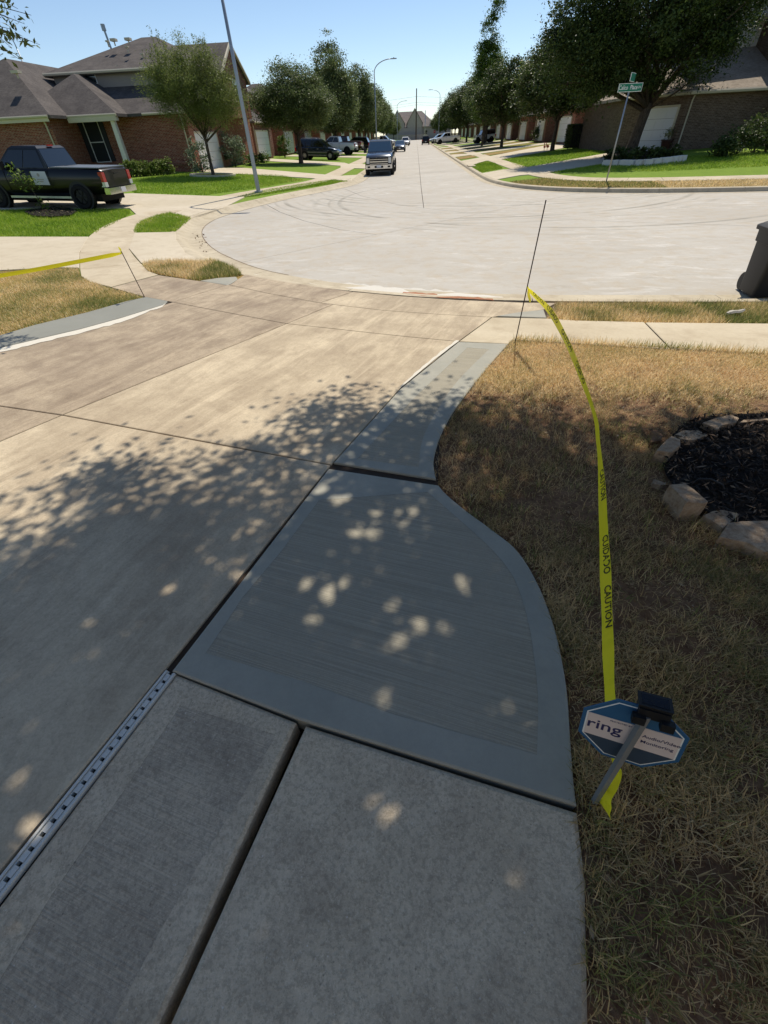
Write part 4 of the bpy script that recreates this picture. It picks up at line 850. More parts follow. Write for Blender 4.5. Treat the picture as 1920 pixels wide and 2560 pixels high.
def garage_door(parent, c, w, h, d, n):
    """c = bottom centre, d = unit direction along the wall, n = outward normal; four lifting panels each with pressed fields"""
    D, N = Vector((*d, 0)), Vector((*n, 0)); c = Vector(c)
    def bx(mb, u0, u1, v0, v1, t0, t1):
        V = [c+D*u+N*t+Vector((0, 0, v)) for t in (t0, t1) for v in (v0, v1) for u in (u0, u1)]
        return mb.add(V, [(0, 1, 3, 2), (5, 4, 6, 7), (1, 0, 4, 5), (2, 3, 7, 6), (0, 2, 6, 4), (3, 1, 5, 7)])
    f = MB(); bx(f, -w/2-.1, -w/2, 0, h+.1, .0, .10); bx(f, w/2, w/2+.1, 0, h+.1, .0, .10); bx(f, -w/2, w/2, h, h+.1, .0, .10)
    o = f.build('garage_door', M_trim, parent); ph = h/4; k = max(3, int(w/.6))
    for i in range(4):
        p_ = MB(); bx(p_, -w/2, w/2, i*ph+.006, (i+1)*ph-.006, .01, .05)
        for j in range(k): bx(p_, -w/2+w/k*(j+.12), -w/2+w/k*(j+.88), i*ph+.09, (i+1)*ph-.09, .05, .062)
        p_.build('door_panel', M_wht, o)
    return o
def downspout(parent, x, y, z0, z1, dx=0, dy=-.09, foot=(0, -.3)):
    mb = MB(); mb.tube([(x, y+dy*3, z1), (x, y+dy*2.6, z1-.12), (x+dx, y+dy, z1-.4), (x+dx, y+dy, z0+.2), (x+dx+foot[0], y+dy+foot[1], z0+.06)], .05, 6); return mb.build('downspout', M_gutter, parent, 40)
def walls(parent, poly, z0, z1, mat_, name='wall'): return MB().prism(poly, z0, z1).build(name, mat_, parent)
def roof_faces(parent, V, Fc, mat_, name='roof', thick=.16):
    """sloping roof planes with real thickness"""
    mb = MB(); mb.add(V, Fc); low = [(x, y, z-thick) for x, y, z in V]; mb.add(low, [f[::-1] for f in Fc])
    cnt = {}
    for f in Fc:
        for i in range(len(f)): e_ = (f[i], f[(i+1) % len(f)]); cnt[e_] = 1
    n = len(V)
    for (a, b) in list(cnt):
        if (b, a) not in cnt: mb.add([V[a], V[b], low[b], low[a]], [(1, 0, 3, 2)])
    return mb.build(name, mat_, parent)
def hip(x0, x1, y0, y1, ze, zr, inset_y0=None, inset_y1=None, axis='x'):
    """hip roof over a rectangle; ridge along axis"""
    if axis == 'x':
        r = (y1-y0)/2; ym = (y0+y1)/2; a = inset_y0 if inset_y0 is not None else r; b = inset_y1 if inset_y1 is not None else r
        return [(x0, y0, ze), (x1, y0, ze), (x1, y1, ze), (x0, y1, ze), (x0+a, ym, zr), (x1-b, ym, zr)], [(0, 1, 5, 4), (1, 2, 5), (2, 3, 4, 5), (3, 0, 4)]
    r = (x1-x0)/2; xm = (x0+x1)/2; a = inset_y0 if inset_y0 is not None else r; b = inset_y1 if inset_y1 is not None else r
    return [(x0, y0, ze), (x1, y0, ze), (x1, y1, ze), (x0, y1, ze), (xm, y0+a, zr), (xm, y1-b, zr)], [(0, 1, 4), (1, 2, 5, 4), (2, 3, 5), (3, 0, 4, 5)]
def gutter(parent, pts, r=.075):
    return MB().tube(pts, r, 6).build('gutter', M_gutter, parent, 40)
# --- left corner house
H1 = thing('brick_house', 'red brick two storey house with grey hip roofs behind the black pickup', 'house', (-17, 40, 0))
H1.matrix_world  # parts are given in world coordinates
def world_children(o):
    for c in kids(o): c.matrix_parent_inverse = Matrix.Translation(o.location).inverted()
zE = 3.55
walls(H1, [(-36, 36.9), (-24.7, 36.9), (-24.7, 40.2), (-16.7, 40.2), (-16.7, 56.5), (-36, 56.5)], -.3, zE-.02, M_brick)
MB().box((-20.75, 40.08, .75), (8, .2, .12)).build('brick_ledge', M_brick, H1)
walls(H1, [(-27, 43.2), (-16.4, 43.2), (-16.4, 56), (-27, 56)], zE-.02, 6.0, M_siding, 'upper_wall')
roof_faces(H1, [(-36.6, 36.4, zE), (-24.0, 36.4, zE), (-24.0, 43, zE), (-29.0, 41.6, 6.75), (-29.0, 56, 6.75), (-36.6, 56, 3.6), (-24.0, 56, zE)], [(0, 1, 3), (1, 2, 6, 4, 3), (0, 3, 4, 5)], M_roof, 'front_wing_roof')
roof_faces(H1, [(-28.4, 38.3, zE), (-20.5, 38.3, zE), (-20.5, 44, zE), (-28.4, 44, zE), (-24.6, 41.9, 5.85), (-24.6, 46, 5.85)], [(0, 1, 4), (1, 2, 5, 4), (3, 0, 4, 5)], M_roof, 'porch_roof')
roof_faces(H1, [(-27, 39.8, zE), (-16.2, 39.8, zE), (-16.2, 43.25, 5.2), (-27, 43.25, 5.2)], [(0, 1, 2, 3)], M_roof, 'lower_roof')
V, Fc = hip(-27.4, -15.9, 42.8, 56.4, 6.02, 8.35, axis='x', inset_y0=5.1, inset_y1=5.2); roof_faces(H1, V, Fc, M_roof, 'main_roof', .2)
gutter(H1, [(-36.6, 36.33, zE-.06), (-24.15, 36.33, zE-.06)]); gutter(H1, [(-24.4, 38.23, zE-.06), (-20.5, 38.23, zE-.06)]); gutter(H1, [(-19.4, 39.73, zE-.06), (-16.2, 39.73, zE-.06)]); gutter(H1, [(-27.4, 42.73, 5.95), (-15.9, 42.73, 5.95)], .09)
MB().box((-30.4, 36.42, zE-.2), (12.4, .06, .22)).build('fascia', M_trim, H1); MB().box((-22.3, 38.34, zE-.22), (3.5, .3, .3)).build('porch_beam', M_trim, H1)
downspout(H1, -24.75, 36.8, 0, zE); downspout(H1, -16.75, 40.1, .2, zE)
cm = MB(); cm.box((-21, 38.5, 1.95), (.34, .34, 2.7), tp=.8); cm.build('column', M_col, H1); MB().box((-21, 38.5, .45), (.55, .55, 1.1)).build('column_plinth', M_brick, H1)
for sx in (-24.45, -22.9): MB().box((sx, 40.14, 2.15), (.34, .08, 2.2)).build('shutter', M_shut, H1)
pane_window(H1, (-23.68, 40.2, 2.15), 1.05, 2.2, 'y', -1, M_wht, True, M_glass); MB().box((-23.68, 40.13, 3.42), (1.9, .1, .24)).build('lintel', M_trim, H1)
pane_window(H1, (-24.2, 43.2, 5.65), .9, .45, 'y', -1, M_wht, False)
MB().box((-25.0, 36.86, 1.3), (1.0, .16, 3.2)).build('stone_pier', M_brick, H1)
garage_door(H1, (-16.7, 43.6, .2), 4.8, 2.2, (0, 1), (1, 0))
MB().box((-16.63, 40.7, 1.8), (.16, .9, 3.4)).build('brick_pier', M_brick, H1); MB().box((-16.63, 46.7, 1.8), (.16, .9, 3.4)).build('brick_pier', M_brick, H1)
# front gable over the garage
gx = -15.6; Vg = [(gx, 46.8, 6.0), (gx, 53.8, 6.0), (gx, 50.3, 7.9)]
MB().add([(gx, 46.8, 3.4), (gx, 53.8, 3.4), (gx, 53.8, 6.0), (gx, 50.3, 7.75), (gx, 46.8, 6.0), (gx-4, 46.8, 3.4), (gx-4, 53.8, 3.4), (gx-4, 53.8, 6.0), (gx-4, 50.3, 7.75), (gx-4, 46.8, 6.0)], [(0, 1, 2, 3, 4), (0, 4, 9, 5), (1, 6, 7, 2), (5, 9, 8, 7, 6)]).build('gable_wall', M_brick, H1)
roof_faces(H1, [(gx+.25, 46.5, 5.86), (gx+.25, 50.3, 7.9), (gx+.25, 54.1, 5.86), (gx-6, 46.5, 5.86), (gx-6, 50.3, 7.9), (gx-6, 54.1, 5.86)], [(0, 1, 4, 3), (1, 2, 5, 4)], M_roof, 'gable_roof', .14)
for s_, (a, b) in enumerate((((46.5, 5.8), (50.3, 7.84)), ((54.1, 5.8), (50.3, 7.84)))): MB().tube([(gx+.27, a[0], a[1]), (gx+.27, b[0], b[1])], .1, 4).build('gable_trim', M_trim, H1)
pane_window(H1, (gx, 50.3, 5.1), 1.2, 1.3, 'x', 1, M_trim)
for px, py, s_ in ((268, 103, .0), (284, 100, 1), (320, 98, 1), (317, 117, 0), (355, 135, 0), (362, 160, 0), (294, 166, 0), (180, 173, 0)):
    q_ = at(px, py, 46.2 if py < 110 else 44.8 if py < 140 else 43.6); mb = MB(); mb.tube([(q_[0], q_[1], q_[2]-.3), q_], .05, 6)
    if s_: mb.box((q_[0], q_[1], q_[2]), (.4, .4, .14))
    else: mb.box((q_[0], q_[1], q_[2]), (.22, .22, .08))
    mb.build('roof_vent', M_trim, H1)
q_ = at(262, 80, 48); MB().tube([(q_[0]+.15, 48, 6.8), (q_[0], 48, 8.7)], .08, 8).tube([(q_[0], 48, 8.6), (q_[0], 48, 8.95)], .16, 8).build('flue', M_steel, H1)
q_ = at(40, 180, 38.6); MB().tube([(q_[0], q_[1], q_[2]-.3), q_], .05, 6).box(q_, (.5, .4, .14)).build('roof_vent', M_trim, H1)
world_children(H1)
# pale lamp post standing behind the left roofs
# --- generic street houses
def street_house(name, side, label, group, wallm, roofm, two, gy=3.2, seed=0):
    o = thing(name, label, 'house', (0, 0, 0), 0, group); s = side     # local: facade on x=0, house extends to -s? built facing +x, mirrored by rotation
    W = 12.4; D = 14
    walls(o, [(-D, 0), (0, 0), (0, W*.55), (-1.2, W*.55), (-1.2, W), (-D, W)], -.5, 3.0, wallm)
    V, Fc = hip(-D-.4, .45, -.4, W*.55+.4, 3.0, 5.3, axis='x'); roof_faces(o, V, Fc, roofm, 'garage_roof')
    if two:
        walls(o, [(-D, 2.2), (-2.4, 2.2), (-2.4, W), (-D, W)], 2.98, 5.7, wallm, 'upper_wall'); V, Fc = hip(-D-.4, -2.0, 1.8, W+.4, 5.7, 8.3, axis='x'); roof_faces(o, V, Fc, roofm, 'main_roof')
        pane_window(o, (-2.4, 5.2, 4.7), 1.1, 1.3, 'x', 1); pane_window(o, (-2.4, 9.2, 4.7), 1.1, 1.3, 'x', 1)
    else:
        V, Fc = hip(-D-.4, -.8, 1.5, W+.4, 3.0, 6.1, axis='x'); roof_faces(o, V, Fc, roofm, 'main_roof')
    garage_door(o, (0, gy, .05), 4.9, 2.2, (0, 1), (1, 0))
    pane_window(o, (-1.2, 10.6, 1.7), 1.1, 1.6, 'x', 1); MB().box((-1.17, 8.1, 1.15), (.08, .95, 2.2)).build('front_door', M_shut, o)
    gutter(o, [(.5, -.4, 2.93), (.5, W*.55+.4, 2.93)]); downspout(o, .06, .1, .0, 2.95, .06, 0., (.25, 0)); downspout(o, -13.0, 0, .0, 2.95)
    return o
hA = street_house('brick_house', 1, 'two storey brick house behind the row of street trees on the left', 'houses on the left of the street', M_brick2, M_roof, True)
hB = street_house('brick_house', 1, 'single storey brick house with white garage door on the left of the street', 'houses on the left of the street', M_brick, M_roof, False)
def place_house(src, x, y, rz, label, group, first=[]):
    o = src if src.name not in first else copy_tree(src); first.append(src.name); o.location = (x, y, G(x, y)+.1); o.rotation_euler = (0, 0, rz); o['label'] = label; o['group'] = group; return o
GL, GR = 'houses on the left of the street', 'houses on the right of the street'
place_house(hA, -17.2, 58.6, 0, 'dark red brick house with white garage doors beyond the gabled brick house', GL)
place_house(hB, -17.5, 73, 0, 'brick house behind the parked blue grey car', GL)
for i, y in enumerate((87, 101, 115, 130, 146, 162, 178, 194, 210, 228)): place_house((hA, hB)[i % 2], -17.5, y, 0, 'brick house half hidden by the far left street trees', GL)
# right houses face -x: rotate by pi, origin at the far corner
place_house(hB, 17.6, 71.5, math.pi, 'brick house with white garage doors behind the clipped hedge', GR)
place_house(hA, 17.8, 85.5, math.pi, 'brick house behind the oak with the pale trunk', GR)
for i, y in enumerate((99.5, 113.5, 128, 144, 160, 176, 192, 208, 224, 240)): place_house((hB, hA)[i % 2], 18, y, math.pi, 'brick house half hidden by the far right street trees', GR)
# --- right corner house
H2 = thing('corner_house', 'tan brick house with pale roof and white garage door under the huge oak', 'house', (17.8, 39.3, 0))
gl_, gr_ = (15.5, 43.6), (17.75, 39.3)
walls(H2, [gl_, gr_, (22.6, 38.9), (22.6, 37.2), (34, 36.6), (34, 54), (15.5, 54)], -.3, 3.15, M_brick3)
d_ = Vector((gr_[0]-gl_[0], gr_[1]-gl_[1])).normalized(); n_ = (d_.y, -d_.x)
if n_[0] > 0: n_ = (-n_[0], -n_[1])
c_ = Vector(gl_)*.40+Vector(gr_)*.60; garage_door(H2, (c_.x, c_.y, .25), 2.8, 2.25, tuple(d_), n_)
roof_faces(H2, [(15.0, 43.6, 3.2), (17.5, 38.8, 3.2), (23.0, 38.3, 3.2), (23.0, 44, 5.6), (19.6, 45, 5.6), (15, 50, 3.2)], [(0, 1, 4), (1, 2, 3, 4), (0, 4, 5)], M_roof2, 'garage_roof')
walls(H2, [(19.0, 43.6), (34, 43.0), (34, 54), (19.0, 54)], 3.1, 8.2, M_sidingw, 'upper_wall')
V, Fc = hip(18.5, 34.5, 42.5, 54.5, 8.2, 10.6); roof_faces(H2, V, Fc, M_roof2, 'main_roof')
walls(H2, [(22.9, 36.4), (34, 36.0), (34, 44), (22.9, 44)], 3.1, 6.6, M_brick3, 'wing_wall'); V, Fc = hip(22.4, 34.5, 35.9, 44.5, 6.6, 8.6); roof_faces(H2, V, Fc, M_roof2, 'wing_roof')
gutter(H2, [(17.5, 38.73, 3.1), (23, 38.23, 3.1)], .1); gutter(H2, [(15.0, 43.5, 3.1), (17.45, 38.75, 3.1)], .1); downspout(H2, 17.95, 39.3, .2, 3.2, 0, -.12); pane_window(H2, (21.0, 43.52, 5.5), .9, 1.5, 'y', -1, M_wht)
pane_window(H2, (24.6, 37.1, 1.4), 1.0, 1.1, 'y', -1, M_trim)
world_children(H2)
# --- house that closes the street
H3 = thing('far_house', 'large hazy grey brown house closing the end of the street', 'house', (0, 292, 0))
walls(H3, [(-16, 292), (10, 292), (10, 306), (-16, 306)], -.5, 4.6, M_hazy); V, Fc = hip(-16.8, 10.8, 291, 307, 4.6, 10.6); roof_faces(H3, V, Fc, M_hazyr, 'main_roof')
for x0, x1, zr in ((-13, -6, 11.2), (-4.5, 3, 11.6)):
    xm = (x0+x1)/2; MB().add([(x0, 290.5, 4.2), (x1, 290.5, 4.2), (x1, 290.5, 6.2), (xm, 290.5, zr-.3), (x0, 290.5, 6.2)], [(0, 1, 2, 3, 4)]).build('gable_wall', M_hazy, H3)
    roof_faces(H3, [(x0-.4, 290.1, 6.0), (xm, 290.1, zr), (x1+.4, 290.1, 6.0), (x0-.4, 299, 6.0), (xm, 299, zr), (x1+.4, 299, 6.0)], [(0, 1, 4, 3), (1, 2, 5, 4)], M_hazyr, 'gable_roof')
walls(H3, [(-13, 290.5), (3, 290.5), (3, 293), (-13, 293)], -.5, 4.3, M_hazy, 'front_wall')
V, Fc = hip(6, 14, 291, 303, 4.4, 8.6, axis='y', inset_y0=2.5); roof_faces(H3, V, Fc, M_hazyr, 'side_roof')
for x in (-10, -2.5, 5): pane_window(H3, (x, 292, 2.2), 1.6, 1.8, 'y', -1)
world_children(H3)
H4 = copy_tree(H3); H4.location = (26, 292, 0); H4['label'] = 'hazy roof beyond the stop sign at the end of the street'
fl = thing('board_fence', 'grey board fence across the end of the street', 'fence', (-6, 286, 0))
for i in range(40): MB().box((-14+i*.5-(-6), 0, .6), (.47, .05, 2.2)).build('board', M_siding, fl)

# --- unseen house added behind the viewer to bounce sunlight into the shaded foreground
H5 = thing('unseen_cream_house', 'unseen cream house with a white double garage door, added to bounce light onto the near driveway', 'house', (-2, -8, 0))
M_cream = plain('cream render', (226, 214, 192), .8, var=.05)
walls(H5, [(-11, -8.2), (13, -8.2), (13, -20), (-11, -20)], -.3, 6.2, M_cream); V, Fc = hip(-11.6, 13.6, -20.6, -7.6, 6.2, 8.8); roof_faces(H5, V, Fc, M_roof, 'main_roof')
garage_door(H5, (-2.2, -8.2, .3), 5.0, 2.3, (1, 0), (0, 1)); 
for x, z in ((3.2, 1.8), (7.5, 1.8), (10.5, 1.8), (-8, 4.6), (-3, 4.6), (4, 4.6), (9, 4.6)): pane_window(H5, (x, -8.2, z), 1.1, 1.5, 'y', 1, M_wht)
world_children(H5)
# ---------------------------------------------------------------- vehicles
_WH = {}
def wheel_mesh(r, w, spokes):
    k = (round(r, 3), round(w, 3), spokes)
    if k not in _WH:
        t = MB().lathe([(r*.62, -w/2), (r*.9, -w/2), (r*.985, -w*.36), (r, -w*.2), (r, w*.2), (r*.985, w*.36), (r*.9, w/2), (r*.62, w/2), (r*.6, w*.3), (r*.6, -w*.3), (r*.62, -w/2)], 28, 'X').mesh('tyre')
        m_ = MB().lathe([(r*.62, w*.42), (r*.57, w*.46), (r*.54, w*.36), (r*.5, w*.1), (.0, w*.1)], 28, 'X'); m_.lathe([(0, w*.46), (r*.14, w*.44), (r*.16, w*.2)], 12, 'X')
        for i in range(spokes):
            a = 2*math.pi*i/spokes; ca, sa = math.cos(a), math.sin(a); rr = r*.3; hw = r*.075
            V = []
            for rad, x in ((r*.1, w*.40), (r*.57, w*.40)):
                for s_ in (-1, 1): V += [(x, rad*ca-s_*hw*sa, rad*sa+s_*hw*ca), (x-.05, rad*ca-s_*hw*sa, rad*sa+s_*hw*ca)]
            m_.add(V, [(0, 2, 6, 4), (1, 5, 7, 3), (0, 4, 5, 1), (2, 3, 7, 6)])
        _WH[k] = (t, m_.mesh('rim'))
    return _WH[k]
def vehicle(name, label, cat, pos, heading, kind, paint, glassm=None, rim=None, group=None, sc=1., opts=()):
    K = dict(
        pickup=dict(L=5.85, W=2.0, body=[(-2.92, .55, 1.22, .93), (-2.85, .50, 1.27, .985), (-2.0, .46, 1.29, 1.0), (-.8, .42, 1.30, 1.0), (.9, .40, 1.29, 1.0), (1.3, .40, 1.27, .99), (2.0, .42, 1.22, .98), (2.6, .46, 1.15, .95), (2.82, .5, 1.05, .90), (2.92, .55, .95, .84)], gh=(-.78, 1.42, -.55, .55, 1.26, 1.93, .93, .78), wy=(1.85, -1.80), r=.41, w=.28, split=(.47,)),
        suv=dict(L=5.0, W=1.95, body=[(-2.48, .55, 1.0, .85), (-2.40, .45, 1.10, .93), (-1.5, .36, 1.13, .975), (.5, .34, 1.10, .975), (1.1, .34, 1.08, .97), (1.8, .38, 1.00, .95), (2.25, .42, .90, .90), (2.42, .46, .80, .82), (2.5, .5, .70, .72)], gh=(-2.34, 1.35, -1.95, .25, 1.06, 1.74, .93, .72), wy=(1.52, -1.42), r=.37, w=.24, split=(.30, .62)),
        sedan=dict(L=4.7, W=1.84, body=[(-2.33, .5, .95, .78), (-2.2, .38, 1.02, .88), (-1.4, .3, 1.04, .92), (.4, .28, 1.0, .92), (1.0, .28, .97, .91), (1.8, .32, .88, .88), (2.2, .38, .76, .8), (2.34, .42, .66, .68)], gh=(-1.95, 1.15, -1.15, .15, .97, 1.47, .86, .66), wy=(1.40, -1.38), r=.33, w=.22, split=(.45,)),
        jeep=dict(L=4.3, W=1.85, body=[(-2.1, .55, 1.15, .78), (-2.05, .5, 1.2, .8), (.3, .45, 1.2, .8), (.7, .45, 1.2, .79), (1.6, .5, 1.17, .70), (1.75, .52, 1.12, .66)], gh=(-1.95, .75, -1.9, .4, 1.18, 1.85, .76, .70), wy=(1.3, -1.3), r=.42, w=.3, split=(.36, .7)))[kind]
    x, y = pos; fx, fy = math.cos(heading), math.sin(heading); z = lambda s: G(x+fx*s, y+fy*s)
    zf, zr_ = z(K['wy'][0]), z(K['wy'][1]); o = thing(name, label, cat, (x, y, (zf+zr_)/2+.016), 0, group)
    o.rotation_euler = (math.atan2(zf-zr_, K['wy'][0]-K['wy'][1]), 0, heading-math.pi/2); o.scale = (sc,)*3
    rings = []
    for yy, zl, zt, hw in K['body']:
        h = zt-zl; half = [(hw-.12, zl), (hw-.02, zl+h*.16), (hw, zl+h*.40), (hw, zl+h*.66), (hw-.015, zt-h*.14), (hw-.06, zt-.03), (hw-.14, zt)]
        rings.append([(-a, yy, b) for a, b in half]+[(0, yy, zt+.025)]+[(a, yy, b) for a, b in half[::-1]])
    MB().loft([r_[::-1] for r_ in rings][::-1]).build('body', paint, o, 38)
    y0, y1, t0, t1, zb, zr, hb, ht = K['gh']; hm = zr-.07; k = (hm-zb)/(zr-zb); lp = lambda a, b: a+(b-a)*k
    rr = [[(-hb, y0, zb-.1), (hb, y0, zb-.1), (hb, y1, zb-.1), (-hb, y1, zb-.1)], [(-hb, y0, zb), (hb, y0, zb), (hb, y1, zb), (-hb, y1, zb)], [(-lp(hb, ht), lp(y0, t0), hm), (lp(hb, ht), lp(y0, t0), hm), (lp(hb, ht), lp(y1, t1), hm), (-lp(hb, ht), lp(y1, t1), hm)], [(-ht+.06, t0+.07, zr), (ht-.06, t0+.07, zr), (ht-.06, t1-.06, zr), (-ht+.06, t1-.06, zr)]]
    cab = MB().loft(rr).build('cabin', paint if 'darkcab' not in opts else M_dark, o, 30)
    gm = glassm or M_cglass
    def quad(nm, a, b, c, d, n, off=.010, mat_=None, parent=cab):
        n = Vector(n).normalized(); V = [Vector(p_)+n*off for p_ in (a, b, c, d)]+[Vector(p_)-n*.012 for p_ in (a, b, c, d)]
        return MB().add(V, [(0, 1, 2, 3), (7, 6, 5, 4), (0, 4, 5, 1), (1, 5, 6, 2), (2, 6, 7, 3), (3, 7, 4, 0)]).build(nm, mat_ or gm, parent)
    L_ = lambda a, b, t: tuple(p_+(q_-p_)*t for p_, q_ in zip(a, b))
    for s_ in (-1, 1):
        b0, b1, u0, u1 = (s_*hb, y0, zb), (s_*hb, y1, zb), (s_*lp(hb, ht), lp(y0, t0), hm), (s_*lp(hb, ht), lp(y1, t1), hm)
        cuts = [.05]+list(K['split'])+[.95]
        for a, b in zip(cuts, cuts[1:]):
            lo0, lo1, hi0, hi1 = L_(b0, b1, a+.012), L_(b0, b1, b-.012), L_(u0, u1, a+.012), L_(u0, u1, b-.012)
            q_ = [L_(lo0, hi0, .06), L_(lo1, hi1, .06), L_(lo1, hi1, .92), L_(lo0, hi0, .92)]
            if s_ < 0: q_ = [q_[1], q_[0], q_[3], q_[2]]
            quad('side_window', *q_, (s_, 0, .22))
    for nm, yb, yt, dirn in (('rear_window', y0, lp(y0, t0), -1), ('windshield', y1, lp(y1, t1), 1)):
        a, b, c, d = (-hb*.93, yb, zb), (hb*.93, yb, zb), (lp(hb, ht)*.93, yt, hm), (-lp(hb, ht)*.93, yt, hm); q_ = [L_(a, d, .06), L_(b, c, .06), L_(b, c, .95), L_(a, d, .95)]
        if dirn > 0: q_ = [q_[1], q_[0], q_[3], q_[2]]
        quad(nm, *q_, (0, dirn*(hm-zb), abs(yb-yt)), mat_=(M_bglass if nm == 'windshield' and 'bluews' in opts else None))
    W2 = K['W']/2; r, w_ = K['r'], K['w']; tm, rm = wheel_mesh(r, w_, 10 if kind == 'suv' else 6)
    for yy in K['wy']:
        for s_ in (-1, 1):
            hwb = W2-(.18 if kind == 'jeep' else 0)
            MB().lathe([(0, .0), (r*1.17, .0), (r*1.2, -.03), (r*1.2, -.2)], 26, 'X').build('wheel_arch', M_dark, o).matrix_local = Matrix.Translation((s_*(hwb+.004), yy, r*1.03)) @ Matrix.Rotation(0 if s_ > 0 else math.pi, 4, 'Z')
            wh = put('wheel', tm, M_tyre, o, 40); wh.matrix_local = Matrix.Translation((s_*(hwb-.085 if kind != 'jeep' else hwb-.02), yy, r)) @ Matrix.Rotation(0 if s_ > 0 else math.pi, 4, 'Z')
            put('rim', rm, rim or M_alu, wh)
    for s_ in (-1, 1):
        for t in (0.02,)+tuple(K['split'])+(.86,):
            yy = y0+(y1-y0)*t; MB().box((s_*(W2-.002), yy, (zb+K['body'][2][1])/2+.06), (.012, .012, zb-K['body'][2][1]-.16)).build('door_seam', M_tyre, o)
        MB().box((s_*(W2-.001), (y0+y1)/2, K['body'][2][1]+.12), (.012, (y1-y0)*.84, .01)).build('door_seam', M_tyre, o)
    MB().box((0, 0, .36), (K['W']*.78, K['L']*.86, .24)).build('underbody_shade', M_tyre, o)  # dark block for the underside, its colour standing in for shade
    Lh = K['L']/2; bz = K['body'][0][1]; fz = K['body'][-1]
    # front
    yf = K['body'][-1][0]; zt_f = K['body'][-1][2]; hwf = K['body'][-1][3]; tall = zt_f-fz[1]
    ch = M_chrome if 'chrome' in opts else M_dark
    if kind == 'pickup':
        MB().box((0, yf-.02, .78), (1.32, .1, .46)).build('grille', M_dark, o); g = MB()
        for zz in (.66, .78, .90): g.box((0, yf+.035, zz), (1.30, .05, .03 if zz != .78 else .06))
        g.build('grille_bars', ch if ch is M_chrome else M_psil, o)
        MB().box((0, yf+.02, .50), (1.9, .22, .22)).build('front_bumper', ch, o); MB().box((0, yf+.14, .50), (.62, .02, .12)).build('air_slot', M_dark, o); MB().box((0, yf+.155, .53), (.32, .012, .14)).build('number_plate', M_plate, o)
        for s_ in (-1, 1): MB().box((s_*.78, yf-.05, .84), (.20, .16, .30)).build('headlight', M_lens, o); MB().box((s_*.78, yf-.055, .84), (.26, .15, .36)).build('headlight_bezel', M_dark, o); MB().box((s_*.72, yf+.135, .50), (.18, .02, .10)).build('fog_light', M_dark, o)
    else:
        MB().box((0, yf-.02, fz[1]+tall*.72), (hwf*1.2, .08, tall*.7)).build('grille', M_dark, o); MB().box((0, yf-.04, fz[1]+.05), (hwf*2.2, .14, .14)).build('front_bumper', paint, o); MB().box((0, yf+.035, fz[1]+.06), (.32, .012, .13)).build('number_plate', M_plate, o)
        for s_ in (-1, 1): MB().box((s_*(W2-.22), yf-.16, zt_f+.02), (.30, .26, .14), s_*-.35).build('headlight', M_lens, o)
    # rear
    yr = K['body'][0][0]; zt = K['body'][1][2]
    for s_ in (-1, 1):
        tl = MB(); tl.box((s_*(W2-.115), yr+.04, zt-.24), (.19, .16, .30)); tl.build('tail_light', M_red, o)
        if kind == 'pickup': MB().box((s_*(W2-.115), yr+.03, zt-.47), (.19, .17, .15)).build('reverse_light', M_lens, o)
    MB().box((0, yr-.03, bz+.04), (W2*1.92, .22, .20)).build('rear_bumper', ch if kind == 'pickup' else paint, o); MB().box((0, yr-.145, bz+.05), (.32, .012, .15)).build('number_plate', M_plate, o)
    if kind == 'pickup':
        MB().box((0, yr-.012, zt-.33), (1.5, .03, .46)).build('tailgate', paint, o); MB().box((0, yr-.03, zt-.16), (.28, .02, .06)).build('tailgate_handle', M_dark, o)
        MB().box((0, (yr+y0)/2, zt+.035), (1.78, y0-yr-.12, .03)).build('tonneau_cover' if 'tonneau' in opts else 'bed_liner', M_tonneau if 'tonneau' in opts else M_dark, o)
        MB().box((0, -.05, .38), (2.02, 2.6, .07)).build('side_step', M_dark if ch is not M_chrome else M_psil, o)
    # mirrors, handles, trim
    for s_ in (-1, 1):
        mb = MB().box((s_*(W2+.12), y1-.45, zb+.10), (.22, .12, .26 if kind == 'pickup' else .16)); mb.build('mirror', M_dark if kind == 'pickup' else paint, o)
        for t in K['split'][:2]: MB().box((s_*(W2+.004), y0+(y1-y0)*t+.18, zb-.14), (.03, .2, .035)).build('door_handle', M_psil if kind == 'suv' else M_dark, o)
        if kind == 'suv': MB().box((s_*(W2+.0), .05, .40), (.03, 2.1, .05)).build('sill_trim', M_psil, o); MB().tube([(s_*.62, -1.75, 1.77), (s_*.62, -1.6, 1.80), (s_*.62, -.1, 1.80), (s_*.62, .05, 1.76)], .02, 6).build('roof_rail', M_psil, o)
    return o
DK = math.pi
V1 = vehicle('pickup_truck', 'black pickup truck with grey bed cover parked on the left driveway', 'pickup truck', (-15.15, 21.25), DK-.04, 'pickup', M_pblack, rim=M_blkrim, opts=('chrome', 'tonneau'))
# door magnet on the visible (left) flank faces the camera
def flank(o, s_, yy, zz, w_, h_, mat_, nm, x=1.006):
    return MB().box((s_*x, yy, zz), (.008, w_, h_)).build(nm, mat_, o)
s_v = 1 if (Matrix.Rotation(V1.rotation_euler[2], 3, 'Z') @ Vector((1, 0, 0))).y < 0 else -1
dm = flank(V1, s_v, -.35, .98, .62, .42, M_plate, 'door_magnet', 1.008)
MB().lathe([(0, 0), (.055, 0), (.055, .006)], 12, 'X', (s_v*1.014, -.33, 1.08)).build('emblem', M_box, dm)
for k in range(2): MB().box((s_v*1.014, -.35, .94-k*.06), (.006, .28-.1*k, .025)).build('emblem_lettering', M_box, dm)
MB().box((0, -.55, 1.94), (.3, .06, .05)).build('brake_light', M_red, V1)
V2 = vehicle('pickup_truck', 'dark grey pickup with chrome grille parked at the left kerb facing the junction', 'pickup truck', (-2.62, 41.6), -DK/2, 'pickup', M_pgrey, opts=('chrome', 'bluews'))
